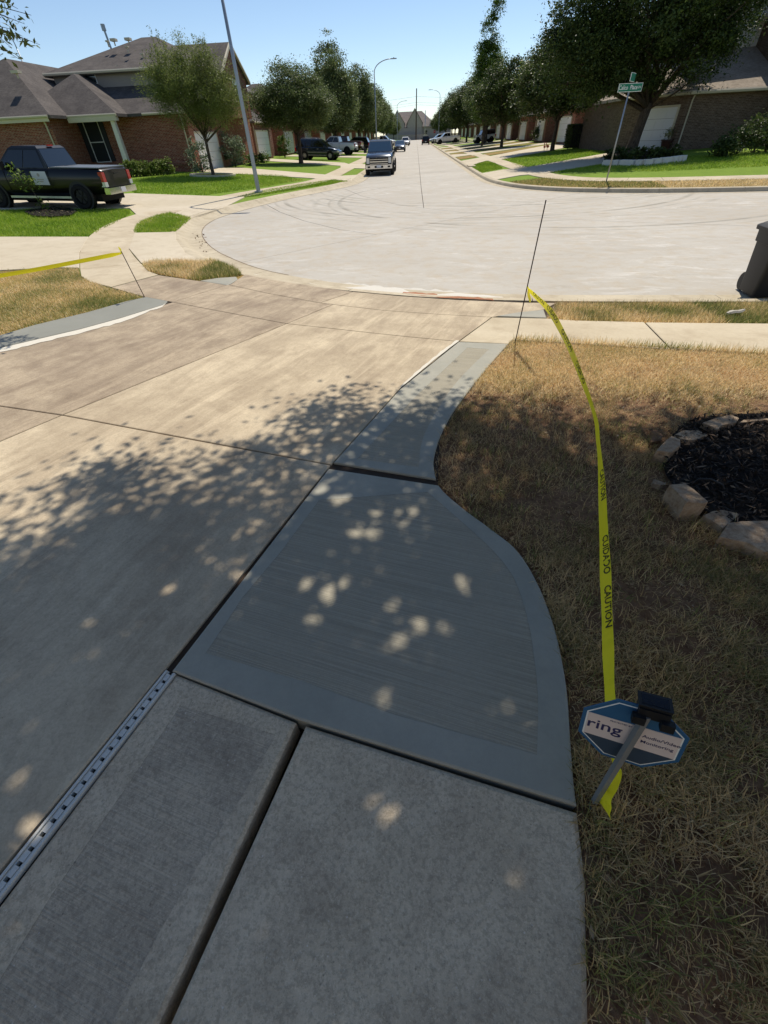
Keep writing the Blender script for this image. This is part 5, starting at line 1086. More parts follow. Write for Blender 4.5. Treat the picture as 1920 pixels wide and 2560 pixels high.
c_ = P(806, 399); V3 = vehicle('suv', 'blue grey crossover parked nose out behind the round oak', 'car', (-10.9, 61.5), -.12, 'suv', M_pblue)
V4 = vehicle('car', 'dark blue saloon parked at the left kerb behind the grey pickup', 'car', (-2.75, 96), -DK/2, 'sedan', M_pblue, opts=('bluews',))
V5 = vehicle('suv', 'white crossover at the left kerb behind the dark blue saloon', 'car', (-2.7, 143), -DK/2, 'suv', M_pwhite)
V6 = vehicle('car', 'white car at the left kerb behind the white crossover', 'car', (-2.6, 160), -DK/2, 'sedan', M_pwhite)
V7 = vehicle('suv', 'black utility vehicle driving away near the right kerb', 'car', (2.55, 148), DK/2, 'suv', M_pblack, opts=())
def vat(px, Y): return at(px, 350, Y)[0]
vehicle('pickup_truck', 'white pickup parked on a driveway under the far right trees', 'pickup truck', (vat(1118, 132), 132), DK+.15, 'pickup', M_pwhite)
vehicle('jeep', 'white open jeep with big black wheels on a right hand driveway', 'jeep', (vat(1209, 108), 108), DK+.2, 'jeep', M_pwhite, rim=M_blkrim, opts=('darkcab',))
vehicle('car', 'white car parked beyond the white pickup on the right', 'car', (vat(1098, 150), 150), DK+.2, 'suv', M_pwhite)
vehicle('pickup_truck', 'white pickup parked tail out behind the blue grey crossover', 'pickup truck', (vat(838, 78), 78), DK-.1, 'pickup', M_pwhite)
vehicle('pickup_truck', 'dark red pickup parked tail out beside the white one', 'pickup truck', (vat(860, 90), 90), DK-.1, 'pickup', M_pred)
vehicle('suv', 'black crossover parked tail out under the left trees', 'car', (vat(890, 99), 99), DK-.1, 'suv', M_pblack)
vehicle('pickup_truck', 'white pickup on the driveway beside the second lamp post', 'pickup truck', (vat(957, 126), 126), -.1, 'pickup', M_pwhite)
# ---------------------------------------------------------------- street lamps, poles, signs
def lamp(label, x, y, h, side, arm=2.3, base=None):
    o = thing('street_lamp', label, 'street lamp', (x, y, G(x, y)), 0, 'street lamps')
    MB().tube([(0, 0, -.2), (0, 0, .1), (0, 0, h*.5), (0, 0, h)], [.11, .105, .08, .055], 10).build('pole', M_steel, o, True)
    MB().box((0, 0, .05), (.34, .34, .06)).build('base_plate', M_steel, o)
    pts = [(side*arm*(1-math.cos(t)), 0, h+1.15*math.sin(t)) for t in np.linspace(0, math.pi/2, 9)]; MB().tube(pts, [.05]*5+[.045]*4, 8).build('arm', M_steel, o, True)
    MB().loft([[(side*(arm+a), s_*w_/2*b, h+1.15+c) for s_, c in ((-1, -.05), (-1, .04), (1, .04), (1, -.05))] for a, w_, b in ((-.05, .14, 1), (.2, .26, 1), (.55, .22, 1), (.68, .1, 1))]).build('lamp_head', M_steel, o, 30)
    MB().box((side*(arm+.3), 0, h+1.22), (.09, .09, .10)).build('photocell', M_dark, o)
    return o
lamp('grey street lamp pole on the green verge by the young tree', *P(647, 482), 8.1, 1)
lamp('street lamp rising behind the parked grey pickup', -5.6, 79.5, 8.2, 1)
lamp('far street lamp on the left before the closing house', -5.7, 172, 8.2, 1)
lamp('street lamp leaning its arm over the street from the right verge', 6.0, 150, 9.0, -1)
q_ = at(24, 78, 62); lamp('lamp post showing above the left roofs behind the leafy branch', q_[0], 62, q_[2]-1.2-G(q_[0], 62), -1, .4)
pl = thing('utility_pole', 'tall dark timber utility pole with wires at the end of the street', 'utility pole', (*at(1040, 345, 284)[:2], -.4)); zt_ = at(1040.5, 221, 284)[2]
MB().tube([(0, 0, -.2), (0, 0, zt_+.4)], [.32, .24], 10).build('pole', M_wood, pl, True)
for px, k in ((241, 0), (256, 0), (262, 0)):
    zz = at(1040, px, 284)[2]+.4
    for s_ in (-1, 1): MB().tube([(s_*t*90, t*20, zz-4.*t*1.4+3*t*t) for t in np.linspace(0, 1, 9)], .035, 4).build('wire', M_dark, pl)
pl2 = thing('utility_pole', 'thin pale pole beside the stop sign', 'utility pole', (*at(1062, 345, 250)[:2], -.3)); MB().tube([(0, 0, 0), (0, 0, at(1063, 276, 250)[2]+.3)], .14, 8).build('pole', M_steel, pl2, True)
def text(body, size, mat_, parent, M, depth=.0006, sx=1., align='CENTER', shear=0.):
    cu = bpy.data.curves.new('lettering', 'FONT'); cu.body = body; cu.size = size; cu.align_x = align; cu.align_y = 'CENTER'; cu.extrude = depth; cu.resolution_u = 3; cu.shear = shear; cu.offset = size*.01
    t = bpy.data.objects.new('lettering', cu); COL.objects.link(t); dg = bpy.context.evaluated_depsgraph_get(); me = bpy.data.meshes.new_from_object(t.evaluated_get(dg)); bpy.data.objects.remove(t); bpy.data.curves.remove(cu)
    for v in me.vertices: v.co = (v.co.x*sx, v.co.y, v.co.z)
    me.materials.clear(); o = put('lettering', me, mat_, parent); o.matrix_local = M; return o
UP = Matrix.Rotation(math.pi/2, 4, 'X')
sx_, sy_ = P(1516, 452); sg = thing('street_sign', 'green street name sign on a leaning grey pole by the corner verge', 'street sign', (sx_, sy_, G(sx_, sy_)))
MB().tube([(0, 0, -.2), (0, 0, 3.15)], .032, 8).build('pole', M_steel, sg, True)
zc = 2.86-sg.location.z+.02
def plate(w_, h_, z, rz, txts):
    p_ = MB().box((0, 0, 0), (w_, .02, h_)).build('name_plate', M_swhite, sg); p_.matrix_local = Matrix.Translation((0, -.03, z)) @ Matrix.Rotation(rz, 4, 'Z'); MB().box((0, -.0115, 0), (w_-.035, .006, h_-.035)).build('green_field', M_sgreen, p_); MB().box((0, .0115, 0), (w_-.035, .006, h_-.035)).build('green_field', M_sgreen, p_)
    for s_, sz, x, sxx in txts: text(s_, sz, M_swhite, p_, Matrix.Translation((x, -.0165, -.0)) @ UP, sx=sxx)
plate(.98, .26, zc, .06, [('Calico  Place', .19, -.09, .78), ('LN', .10, .37, .9)]); plate(.72, .26, zc+.30, 1.0, [])
MB().box((0, 0, zc-.16), (.05, .05, .08)).build('bracket', M_steel, sg)
ss = thing('stop_sign', 'red stop sign at the far end of the right verge', 'street sign', (6.2, 190, G(6.2, 190))); MB().tube([(0, 0, -.1), (0, 0, 2.6)], .04, 6).build('post', M_steel, ss)
MB().lathe([(0, 0), (.42, 0), (.42, .02), (0, .02)], 8, 'Z').build('face', M_sred, ss).matrix_local = Matrix.Translation((0, -.05, 2.35)) @ UP @ Matrix.Rotation(R(22.5), 4, 'Z'); text('STOP', .3, M_swhite, ss, Matrix.Translation((0, -.09, 2.35)) @ UP)
# ---------------------------------------------------------------- beds, stones, shrubs
def shrub(name, label, loc, rx, ry, rz, n, leaf, mat_, group=None, cat='shrub', box=False, seed=1, lumpy=26):
    global RNG
    RNG = np.random.default_rng(seed); o = thing(name, label, cat, loc, 0, group)
    if box:
        q_ = RNG.random((n, 3))*2-1; ax = RNG.integers(0, 3, n); q_[np.arange(n), ax] = np.sign(q_[np.arange(n), ax])*(1-.06*RNG.random(n)); Pn = q_*np.array([rx, ry, rz])+np.array([0, 0, rz]); v = np.clip(RNG.normal(.4, .2, n), 0, 1); C = [(0, 0, rz)]
        MB().box((0, 0, rz), (rx*1.86, ry*1.86, rz*1.86)).build('hedge_core', M_dark, o)
    else:
        Pn, C, v = crown_points([(0, 0, rz, rx, ry, rz)], n, lumpy, rx*.22, .4); Pn = Pn[Pn[:, 2] > 0]; v = v[:len(Pn)]
        mb = MB()
        for i in range(7): c = C[i % len(C)]; mb.tube([(0, 0, -.05), (c[0]*.4, c[1]*.4, c[2]*.5), tuple(c)], [.02, .014, .006], 5)
        mb.build('stems', M_bark, o)
    put('foliage', leaf_mesh('foliage', Pn, leaf, .5, v=v), mat_, o); return o
def disc(c, rx, ry, n=28, rz=0, jit=0.): return [(c[0]+rx*math.cos(a+rz)*(1+random.uniform(-jit, jit)), c[1]+ry*math.sin(a+rz)*(1+random.uniform(-jit, jit))) for a in np.linspace(0, 2*math.pi, n, False)]
def chips(name, poly, n, size, label, off=.01, parent=None):
    q_ = in_poly_pts(poly, n); C = np.c_[q_, Gv(q_[:, 0], q_[:, 1])+off+RNG.random(n)*.035]; o = put(name, leaf_mesh(name, C, size, .22, flat=.25, v=RNG.random(n)), M_chip, parent)
    if not parent: o['kind'] = 'stuff'; o['label'] = label; o['category'] = 'mulch'
    return o
RNG = np.random.default_rng(5)
cT = T1.location; mr = thing('mulch_ring', 'black mulch ring with a pale concrete edging round the young tree', 'mulch bed', (cT.x, cT.y, 0)); ring_o = disc((cT.x, cT.y-.1), 1.55, 1.4); ring_i = disc((cT.x, cT.y-.1), 1.40, 1.26)
sheet('mulch', ring_i, M_mulch, None, off=.03, step=.5).parent = mr; mb = MB()
for a, b, c, d in zip(ring_o, ring_o[1:]+ring_o[:1], ring_i, ring_i[1:]+ring_i[:1]):
    for p_ in (): pass
    g = G(*a); V = [(a[0], a[1], g-.05), (b[0], b[1], G(*b)-.05), (b[0], b[1], G(*b)+.10), (a[0], a[1], g+.10), (c[0], c[1], g-.05), (d[0], d[1], G(*d)-.05), (d[0], d[1], G(*d)+.10), (c[0], c[1], g+.10)]; mb.add(V, [(0, 1, 2, 3), (3, 2, 6, 7), (5, 4, 7, 6)])
mb.build('edging', M_trim, mr)
world_children(mr)
mm_ = PP([(62, 532), (80, 526), (130, 521), (175, 523), (194, 530), (180, 541), (130, 545), (85, 543)]); mo = sheet('mulch_mound', mm_, M_mulch, off=.05, step=.4); tag(mo, 'dark mulch patch at the foot of the sapling on the bright lawn', 'mulch bed'); chips('mulch_chips', mm_, 500, .10, 'loose grey mulch chips round the sapling', .05)
p_ = P(110, 527); sp = thing('sapling', 'thin sapling with bright green leaves in front of the black pickup', 'tree', wz(*p_)); RNG = np.random.default_rng(15)
Pn = np.concatenate([np.array(c)+RNG.normal(0, .10, (26, 3)) for c in ((-.55, 0, 1.35), (-.45, 0, 1.15), (-.2, 0, 1.05), (0, 0, 1.0), (.15, 0, .85), (-.6, 0, 1.0), (-.35, .1, .85), (.05, 0, .28), (.1, 0, .15))])
MB().tube([(0, 0, -.05), (.0, 0, .4), (-.12, 0, .8), (-.3, 0, 1.2)], [.018, .015, .01, .006], 6).build('trunk', M_bark, sp); put('crown', leaf_mesh('crown', Pn, .11, .55, v=np.clip(RNG.normal(.75, .2, len(Pn)), 0, 1)), M_leafy, sp)
# bedding along the left house
for i in range(13):
    px = 325+i*8.5; p_ = P(px, 441-i*.5); shrub('bedding_plant', 'low bedding plant in the row along the brick wall', wz(*p_), .45, .4, .42, 420, .13, M_flower, 'bedding plants along the brick wall', 'plant', seed=40+i, lumpy=10)
shrub('sage_shrub', 'silvery sage shrub at the brick corner beside the downspout', wz(*P(507, 433)), .75, .7, .95, 1800, .13, M_silver, seed=60)
shrub('sage_shrub', 'large silvery sage shrub beside the white garage door', wz(*P(590, 417)), 1.0, 1.0, 1.15, 2600, .15, M_silver, seed=61)
shrub('round_shrub', 'clipped green shrub before the second white garage door', wz(*P(713, 394)), .7, .7, 1.05, 1500, .16, M_leafy, seed=62)
for i, (px, py) in enumerate(((626, 414), (645, 409), (662, 406))): shrub('low_shrub', 'low shrub at the edge of the bed beside the silvery sage', wz(*P(px, py)), .6, .5, .4, 500, .16, M_leafy, 'low shrubs beside the silvery sage', seed=64+i)
q_ = z4(1170, 408); shrub('box_hedge', 'dark clipped box hedge beside the garage on the right', wz(q_[0]+.4, q_[1]+.6), 2.7, 1.0, .85, 9000, .13, M_oak, cat='hedge', box=True, seed=70)
shrub('round_shrub', 'rounded dark shrub between the garages on the right', wz(*z4(727, 360)), 1.3, 1.2, .9, 2200, .2, M_oak, seed=71)
for i, (px, py, s_) in enumerate(((1800, 392, .55), (1840, 385, .8), (1880, 380, 1.0), (1915, 378, 1.1))): shrub('dark_shrub', 'dark shrub in the shade of the tan brick wall', wz(*P(px, py)), s_*1.1, s_, s_*.8, 1300, .16, M_oak, 'shrubs along the tan brick wall', seed=72+i)
# white limestone ring round the huge oak
stn = [(105, 195), (205, 255), (262, 405), (415, 470), (480, 560), (566, 632), (640, 740), (750, 792), (796, 822), (826, 862)]
for i, (a, b) in enumerate(stn):
    va = 945-(0 if a < 500 else (a-500)*.11); vb = 945-(0 if b < 500 else (b-500)*.13); A_ = P(1480+.2652*a, 162+.2652*va); B_ = P(1480+.2652*b, 162+.2652*vb); L = math.dist(A_, B_); rz = math.atan2(B_[1]-A_[1], B_[0]-A_[0]); cx_, cy_ = (A_[0]+B_[0])/2, (A_[1]+B_[1])/2
    mb = MB().box((0, 0, .08), (L*.96, .32, .30), rz, tp=.9); o = mb.build('edging_stone', M_whiterock); o.location = (cx_, cy_, G(cx_, cy_)); tag(o, 'white limestone block edging the bed of the huge oak', 'stone', 'white stones round the huge oak')
bedp = [P(1500+x, 405) for x in (5, 60, 120, 190)]+[P(1690, 392), P(1640, 378), P(1560, 376), P(1520, 388)]; bo = sheet('planting_bed', bedp, M_mulch, off=.03, step=1.); tag(bo, 'dark mulch bed under the huge oak inside the white stones', 'mulch bed')
for i, (px, py) in enumerate(((1525, 402), (1545, 398), (1565, 402), (1590, 404), (1612, 402), (1635, 400), (1655, 398), (1680, 396))): shrub('border_grass', 'dark clump of border grass inside the white stone ring', wz(*P(px, py)), .45, .45, .32, 420, .16, M_oak, 'border grass under the huge oak', 'plant', seed=80+i, lumpy=8)
q_ = P(1660, 378); pt_ = thing('plant_pot', 'brown pot with a bare leafy plant beside the white garage door', 'plant pot', wz(*q_)); MB().lathe([(0, 0), (.26, 0), (.36, .55), (.40, .58), (.40, .64), (.34, .64), (.32, .5), (0, .5)], 18).build('pot', M_pot, pt_, 40); RNG = np.random.default_rng(3)
put('plant', leaf_mesh('plant', np.array([0, 0, .95])+RNG.normal(0, .16, (260, 3)), .11, .4), M_young, pt_); MB().tube([(0, 0, .5), (.02, 0, .9)], .015, 5).tube([(0, 0, .6), (.15, 0, 1.1)], .01, 5).build('stems', M_bark, pt_)
for i, (u, v_, h) in enumerate(((760, 432, .55), (786, 428, .5))):
    q_ = z4(u, v_+4); o = thing('garden_bird', 'small brown garden bird ornament beside the oak trunk', 'ornament', wz(*q_), .6*i, 'garden bird ornaments'); MB().loft([[(a*math.cos(t)*.5, y_, .3+z_+a*math.sin(t)*.6) for t in np.linspace(0, 2*math.pi, 8, False)] for y_, a, z_ in ((-.22, .04, .02), (-.1, .2, 0), (.08, .2, .02), (.18, .1, .1), (.2, .08, .22), (.27, .08, .28), (.36, .02, .26))]).build('body', M_terr, o, True); MB().tube([(.04, 0, -.05), (.04, 0, .25)], .012, 5).build('leg', M_dark, o); MB().tube([(-.04, 0, -.05), (-.04, 0, .25)], .012, 5).build('leg', M_dark, o)
q_ = z4(962, 392); o = thing('bucket', 'white bucket standing before the garage wall', 'bucket', wz(*q_)); MB().lathe([(0, 0), (.24, 0), (.30, .6), (.32, .62), (.28, .62), (.26, .5), (0, .5)], 14).build('pail', M_swhite, o, 40); MB().tube([(-.3, 0, .58), (-.2, 0, .75), (0, 0, .82), (.2, 0, .75), (.3, 0, .58)], .012, 5).build('handle', M_steel, o)
# stones round the near mulch bed: traced tops, real thickness
def rock(px, h, label, base=.0, mat_=M_rock):
    A_ = [P(*p_) for p_ in px]; cz = [G(*p_) for p_ in A_]; T = [atz(px_, py_, c+h+base) for (px_, py_), c in zip(px, cz)]; T = [(x, y, z+random.uniform(-.006, .006)) for x, y, z in T]
    n = len(T); cx_ = sum(p_[0] for p_ in T)/n; cy_ = sum(p_[1] for p_ in T)/n; zc_ = sum(p_[2] for p_ in T)/n; zb = G(cx_, cy_)-.05
    if area([(x, y) for x, y, z in T]) < 0: T = T[::-1]
    sh = lambda k, dz: [(cx_+(x-cx_)*k, cy_+(y-cy_)*k, z+dz) for x, y, z in T]
    rings = [[(cx_+(x-cx_)*1.0, cy_+(y-cy_)*1.0, zb) for x, y, z in T], sh(1.02, -h*.55), sh(1.0, -.004), sh(.985, .0)]
    mb = MB(); mb.loft(rings, cap=False); top = rings[-1]; mb.add(top+[(cx_+random.uniform(-.03, .03), cy_+random.uniform(-.03, .03), zc_+.003)], [(i, (i+1) % n, n) for i in range(n)])
    o = thing('edging_stone', label, 'stone', (cx_, cy_, zb+.05)); s_ = mb.build('stone_body', mat_, o); s_.matrix_parent_inverse = Matrix.Translation(o.location).inverted(); return o
c7 = lambda l: [(1640+.1898*u, 1000+.1898*v_) for u, v_ in l]
rock(c7([(620, 290), (780, 245), (1000, 190), (1100, 230), (1060, 290), (880, 330), (810, 390)]), .06, 'wedge shaped brown stone at the far rim of the black mulch bed')
rock(c7([(1090, 300), (1160, 250), (1475, 245), (1600, 255), (1600, 290), (1475, 265), (1180, 285)]), .05, 'long thin slab along the far rim of the black mulch bed')
rock(c7([(250, 450), (350, 405), (560, 392), (685, 462), (480, 530), (330, 505)]), .05, 'flat pale cracked stone between two blocky ones on the mulch bed rim')
rock(c7([(10, 655), (90, 570), (200, 480), (325, 512), (325, 590), (200, 692)]), .09, 'blocky stone with crumbly top at the corner of the mulch bed')
rock(c7([(175, 1122), (385, 1088), (500, 1170), (690, 1335), (640, 1352), (400, 1352)]), .12, 'thick square pale block on the mulch bed rim above the grass')
rock(c7([(630, 1510), (740, 1470), (870, 1450), (1110, 1500), (1000, 1590), (890, 1690), (760, 1600)]), .035, 'flat jagged brown flagstone beside the thick square block')
rock(c7([(850, 1795), (960, 1612), (1130, 1600), (1475, 1590), (1800, 1640), (1830, 1950), (1450, 2000), (1200, 1880)]), .05, 'large flat brown flagstone at the lower rim of the mulch bed')
rock(c7([(-30, 1040), (100, 1080), (140, 1090), (60, 1125), (-40, 1090)]), .02, 'small broken brick fragment by the thick square block')
rock(c7([(-60, 400), (20, 380), (90, 470), (60, 540), (-70, 560)]), .02, 'low rounded root hump in the soil beside the mulch bed', mat_=M_soil)
RNG = np.random.default_rng(9); bo = sheet('mulch_bed', BED, M_mulch, off=.015, step=.25, grid=.25, noise=lambda x, y: .02*np.sin(6*x)*np.sin(5*y+1)); tag(bo, 'black mulch bed edged with rough brown stones on the right lawn', 'mulch bed')
chips('mulch_chips', BED, 9000, .055, 'loose black mulch chips in the stone edged bed', .015)
p_ = (P(1771, 1225)); hl = thing('drip_hose', 'short grey hose end curling out of the black mulch', 'hose', (*p_, G(*p_))); MB().tube([(-.09, .05, .0), (-.06, .05, .05), (0, .03, .065), (.06, -.01, .05), (.075, -.05, .0)], .008, 8).build('tube', M_dark, hl, True)
# ---------------------------------------------------------------- wheeled bin
bx_, by_ = P(1845, 741); bo_ = (bx_+.36, by_+.05)
wb = thing('wheeled_bin', 'black wheeled rubbish bin standing in the gutter by the grass verge', 'bin', (*bo_, ZS+.004), -.12)
def rr_(w_, d_, z, r=.05): return [(sx*(w_/2)-sx*r*(1-math.cos(t)) if False else sx*(w_/2-r)+r*math.cos(a+t), sy*(d_/2-r)+r*math.sin(a+t), z) for sx, sy, a in ((1, 1, 0), (-1, 1, math.pi/2), (-1, -1, math.pi), (1, -1, 1.5*math.pi)) for t in (0, math.pi/6, math.pi/3, math.pi/2)]
MB().loft([rr_(.46, .50, .03), rr_(.50, .54, .3), rr_(.56, .62, .70), rr_(.60, .66, .71), rr_(.62, .70, .88)]).build('body', M_bin, wb, 40)
MB().loft([rr_(.68, .76, .86), rr_(.69, .77, .91), rr_(.66, .74, .925), rr_(.60, .66, .945), rr_(.56, .60, .965)]).build('lid', M_bin, wb, 40)
for s_ in (-1, 1): MB().lathe([(0, -.03), (.13, -.03), (.14, 0), (.13, .03), (0, .03)], 18, 'X', (s_*.19, .27, .14)).build('wheel', M_dark, wb, 40)
MB().tube([(-.22, .36, .84), (-.22, .44, .86), (.22, .44, .86), (.22, .36, .84)], .018, 6).build('handle', M_bin, wb)
em = MB(); em.box((-.12, -.352, .72), (.16, .006, .035)).box((-.06, -.351, .66), (.10, .006, .03), 0).box((-.14, -.349, .60), (.07, .006, .07)); em.build('printed_emblem', M_box, wb)
p_ = P(1835, 788); lt = thing('wrapper', 'crumpled pale grey paper wrapper lying in the grass verge', 'litter', (*p_, G(*p_)+.03), .3); MB().loft([[(x, s_*w_/2, z+k) for s_, k in ((-1, 0), (-.5, .02), (.5, .015), (1, 0), (.5, -.01), (-.5, -.01))] for x, w_, z in ((-.14, .05, 0), (-.06, .10, .02), (.05, .09, .01), (.13, .04, .02))]).build('paper', M_box, lt, 30)
# ---------------------------------------------------------------- stakes, tape, yard sign
def ribbon(name, pts, widths, mat_, parent=None, side=None):
    """tape through 3-D points; widths = apparent fraction of the full 75 mm turned to the viewer"""
    n = len(pts); P_ = [Vector(p_) for p_ in pts]; L, Rr = [], []
    for i, p_ in enumerate(P_):
        t = (P_[min(i+1, n-1)]-P_[max(i-1, 0)]).normalized(); v_ = (Vector((0, 0, CAMZ))-p_).normalized(); s_ = t.cross(v_).normalized() if side is None else Vector(side); dpt = t.cross(s_).normalized(); k = widths[i]; wv = (s_*k+dpt*math.sqrt(max(0, 1-k*k)))*.034
        L.append(p_-wv); Rr.append(p_+wv)
    V = []; Fc = []
    for a, b in zip(L, Rr):
        m_ = (a+b)/2; nn = (b-a).cross(Vector((.3, .5, .2))).normalized()*random.uniform(-.004, .008); V += [a, a.lerp(b, .33)+nn, a.lerp(b, .66)+nn*.6, b]
    for i in range(n-1):
        for k in range(3): Fc.append((i*4+k, i*4+k+1, (i+1)*4+k+1, (i+1)*4+k))
    o = MB().add(V, Fc).build(name, mat_, parent, True); return o, L, Rr
def smooth_pts(pts, k=6):
    P_ = [Vector(p_) for p_ in pts]; o = []
    for i in range(len(P_)-1):
        p0, p1, p2, p3 = P_[max(i-1, 0)], P_[i], P_[i+1], P_[min(i+2, len(P_)-1)]
        for t in np.linspace(0, 1, k, False): o.append(.5*((2*p1)+(p2-p0)*t+(2*p0-5*p1+4*p2-p3)*t*t+(3*p1-p0-3*p2+p3)*t**3))
    return o+[P_[-1]]
b_ = P(1288, 856); top = at(1365, 500, b_[1]+.03); sk = thing('rebar_stake', 'thin rusty rebar stake at the corner of the fresh concrete holding yellow tape', 'stake', (*b_, G(*b_)))
MB().tube([(0, 0, -.2)]+[((top[0]-b_[0])*t, (top[1]-b_[1])*t, (top[2]-G(*b_))*t) for t in (0, .5, 1)], .0062, 8).build('rod', M_rebar, sk, True)
pxs = [(1319, 723), (1340, 742), (1377, 781), (1418, 856), (1460, 960), (1487, 1041), (1496, 1111), (1504, 1215), (1509, 1331), (1514, 1446), (1518, 1562), (1522, 1678), (1525, 1747), (1533, 1850), (1540, 1905)]
zs = [.33, .34, .345, .34, .325, .31, .29, .27, .25, .23, .215, .20, .19, .17, .16]; ap = [.35, .6, .75, .62, .42, .32, .32, .5, .62, .66, .62, .55, .5, .4, .3]
k_ = (at(1319, 723, b_[1]+.012)[2]); zs = [k_ if i == 0 else z+max(0, (k_-.33))*max(0, 1-i/8) for i, z in enumerate(zs)]
tp3 = [at(1319, 723, b_[1]+.012)]+[atz(*p_, z) for p_, z in zip(pxs[1:], zs[1:])]
sm = smooth_pts(tp3, 12); wd_ = list(np.interp(np.arange(len(sm))/12, np.arange(len(ap)), ap)); wd_ = [min(.97, max(.12, w_+.035*math.sin(i*.31)+random.uniform(-.008, .008))) for i, w_ in enumerate(wd_)]
ct = thing('caution_tape', 'yellow caution tape strung from the far stake to the small blue yard sign', 'caution tape', (*b_, G(*b_)))
ro, RL, RR = ribbon('tape_band', sm, wd_, M_tape, ct)
sl_ = [0.]
for a, b in zip(sm, sm[1:]): sl_.append(sl_[-1]+(b-a).length)
def tape_word(word, s0, s1, hgt, lo=.5):
    cu = bpy.data.curves.new('w', 'FONT'); cu.body = word; cu.size = 1; cu.resolution_u = 2; cu.shear = .2; cu.offset = .02; t = bpy.data.objects.new('w', cu); COL.objects.link(t); me = bpy.data.meshes.new_from_object(t.evaluated_get(bpy.context.evaluated_depsgraph_get())); bpy.data.objects.remove(t)
    xs_ = [v.co.x for v in me.vertices]; x0, x1 = min(xs_), max(xs_)
    for v in me.vertices:
        s_ = s0+(v.co.x-x0)/(x1-x0)*(s1-s0); i = min(max(int(np.searchsorted(sl_, s_))-1, 0), len(sm)-2); f = (s_-sl_[i])/(sl_[i+1]-sl_[i]); a = RL[i].lerp(RL[i+1], f); b = RR[i].lerp(RR[i+1], f); k = lo+v.co.y/.72*hgt; q = a.lerp(b, k); v.co = q+((Vector((0, 0, CAMZ))-q).normalized())*.004
    me.materials.clear(); return put('lettering', me, M_print, ct)
def s_at(py): i = min(range(len(sm)), key=lambda j: abs(proj_y(sm[j])-py)); return sl_[i]
def proj_y(p_):
    c = [AX[0][i]*p_[0]+AX[1][i]*p_[1]+AX[2][i]*(p_[2]-CAMZ) for i in range(3)]; return CY-F*c[1]/-c[2]
flip = 1 if (RR[100]-RL[100]).dot(Vector((AX[0][0], AX[1][0], AX[2][0]))) > 0 else -1
for wd2, a, b in (('CAUTION', 1462, 1570), ('CUIDADO', 1342, 1435), ('CAUTION', 1180, 1252), ('CUIDADO', 905, 960), ('CAUTION', 830, 880), ('CUIDADO', 770, 808), ('CAUTION', 735, 760)):
    s0, s1 = s_at(a), s_at(b)
    tape_word(wd2, s0, s1, .6 if flip > 0 else -.6, .36 if flip > 0 else .64)
world_children(ct)
tail = smooth_pts([atz(1319, 723, k_-.002), atz(1322, 738, k_-.03), atz(1326, 752, k_-.07)], 4); o = ribbon('knot_tail', tail, [.25]+[.4]*7+[.2], M_tape, ct)[0]; o.matrix_parent_inverse = Matrix.Translation(ct.location).inverted()
tail = smooth_pts([atz(1536, 1898, .16), atz(1547, 1930, .14), atz(1535, 1955, .12), atz(1515, 1985, .09), atz(1512, 2010, .06), atz(1513, 2028, .035)], 5); o = ribbon('loose_tail', tail, list(np.interp(np.linspace(0, 1, len(tail)), [0, .2, .45, .7, .85, 1], [.2, .25, .55, .62, .4, .45])), M_tape, ct)[0]; o.matrix_parent_inverse = Matrix.Translation(ct.location).inverted()
# left stake and tape
b2 = P(362, 744); t2 = at(303, 628, b2[1]-.1); sk2 = thing('rebar_stake', 'leaning rusty rebar stake at the dry lawn corner holding yellow tape', 'stake', (*b2, G(*b2))); MB().tube([(0, 0, -.2), (0, 0, 0), (t2[0]-b2[0], t2[1]-b2[1], t2[2]-G(*b2))], .0065, 8).build('rod', M_rebar, sk2, True)
ct2 = thing('caution_tape', 'taut yellow caution tape running left from the leaning stake', 'caution tape', (*b2, G(*b2))); e2 = at(-420, 752, b2[1]-1.2); A_ = Vector(at(304, 633, b2[1]-.1)); E_ = Vector(e2); ln2 = smooth_pts([A_, A_.lerp(E_, .33)+Vector((0, 0, -.03)), A_.lerp(E_, .66)+Vector((0, 0, -.03)), E_], 6)
o, L2, R2 = ribbon('tape_band', ln2, [.35]+[.8]*(len(ln2)-1), M_tape, ct2); world_children(ct2)
o = ribbon('knot_tail', [tuple(A_), tuple(A_+Vector((.01, -.01, .05))), tuple(A_+Vector((.0, -.02, .09)))], [.3, .4, .2], M_tape, ct2)[0]; o.matrix_parent_inverse = Matrix.Translation(ct2.location).inverted()
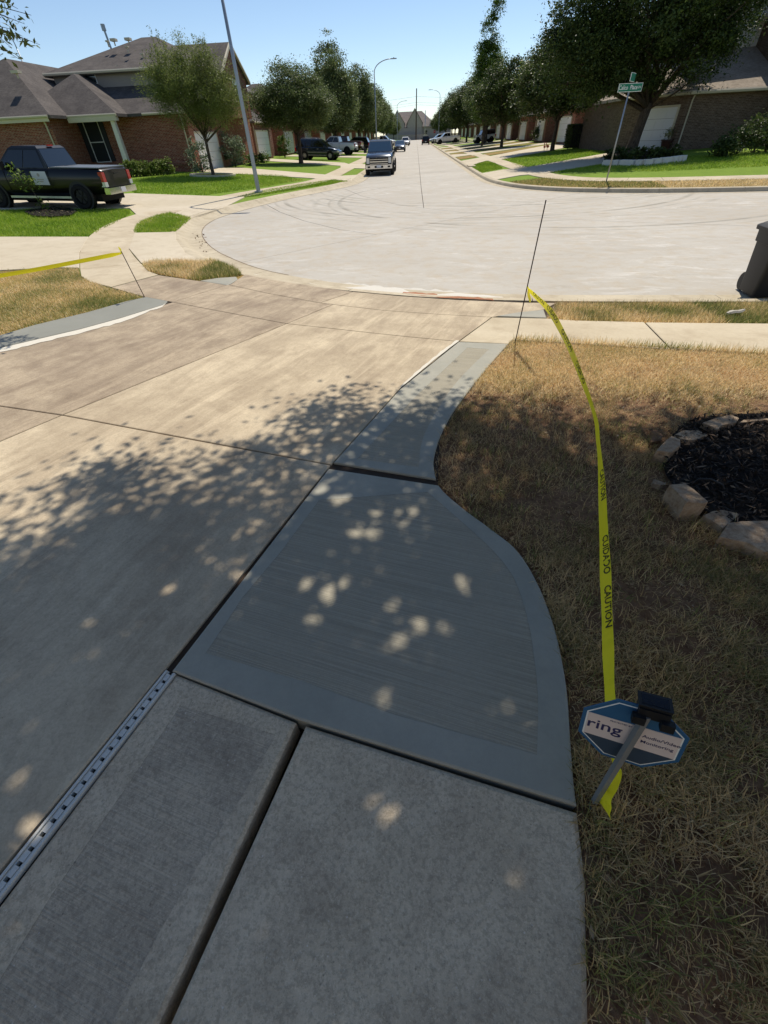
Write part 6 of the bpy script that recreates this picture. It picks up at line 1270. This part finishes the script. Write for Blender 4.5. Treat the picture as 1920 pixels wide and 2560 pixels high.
# small octagonal yard sign with a solar lamp
ys = thing('yard_sign', 'small blue octagonal alarm sign with solar lamp on a grey stake', 'sign', (.632, .407, G(.632, .407)))
Ms = Matrix.Translation((.686, .535, .346)) @ Matrix.Rotation(-.356, 4, 'Z') @ Matrix.Rotation(-.189, 4, 'X') @ Matrix.Rotation(-.124, 4, 'Y'); Mi = Matrix.Translation(ys.location).inverted() @ Ms
def octa(w_, y0, y1, mat_, nm, parent, clip=None):
    r_ = w_/2/math.cos(R(22.5)); pp = [(r_*math.cos(R(22.5+45*k)), r_*math.sin(R(22.5+45*k))) for k in range(8)]
    if clip:
        lo, hi = clip; pp = [p_ for p_ in pp if lo-1e-6 <= p_[1] <= hi+1e-6]
    V = [(a, y0, b) for a, b in pp]+[(a, y1, b) for a, b in pp]; n = len(pp)
    o = MB().add(V, [tuple(range(n)), tuple(range(2*n-1, n-1, -1))]+[(i, n+i, n+(i+1) % n, (i+1) % n) for i in range(n)]).build(nm, mat_, parent); return o
pl_ = octa(.28, -.002, .002, M_ringb, 'plate', ys); pl_.matrix_local = Mi
octa(.258, -.0026, -.0018, M_swhite, 'outline', pl_); octa(.250, -.0032, -.0024, M_ringb, 'upper_field', pl_, (.0, 1)); octa(.250, -.0032, -.0024, M_ringn, 'lower_field', pl_, (-1, 0))
MB().box((0, -.0034, 0), (.249, .0008, .102)).build('white_band', M_ringw, pl_)
T_ = lambda x, z: Matrix.Translation((x, -.0042, z)) @ UP
text('ring', .060, M_navy, pl_, T_(-.074, .004), .0003, 1.08); text('PROTECTED BY', .0085, M_navy, pl_, T_(-.033, .040), .0002); text('Audio/Video', .0185, M_navy, pl_, T_(.079, .014), .0002, 1.05); text('Monitoring', .0185, M_navy, pl_, T_(.072, -.012), .0002, 1.05)
tpS = tuple(Ms @ Vector((.018, -.014, .118))); bt = (.632, .407, G(.632, .407)-.1); dS = (Vector(bt)-Vector(tpS)).normalized(); mid = Vector(tpS)+dS*.22
stk = MB().tube([tuple(Vector(tpS)), tuple(mid), bt], [.0125, .0125, .011], 4).build('stake', plain('grey sign stake', (120, 122, 120), .5), ys); stk.matrix_parent_inverse = Matrix.Translation(ys.location).inverted()
lh = MB().box((.035, .004, .128), (.080, .042, .036)).build('lamp_housing', M_dark, ys); lh.matrix_local = Mi
MB().box((.035, .012, .152), (.084, .048, .010)).box((.035, .012, .1575), (.087, .051, .002)).build('solar_frame', M_dark, lh); MB().box((.035, .012, .1592), (.07, .036, .0012)).build('solar_cell', plain('solar cell', (26, 32, 44), .25, .3), lh)
for s_ in (-1, 1): MB().box((.035+s_*.036, -.022, .108), (.034, .02, .03)).build('lamp', M_dark, lh)
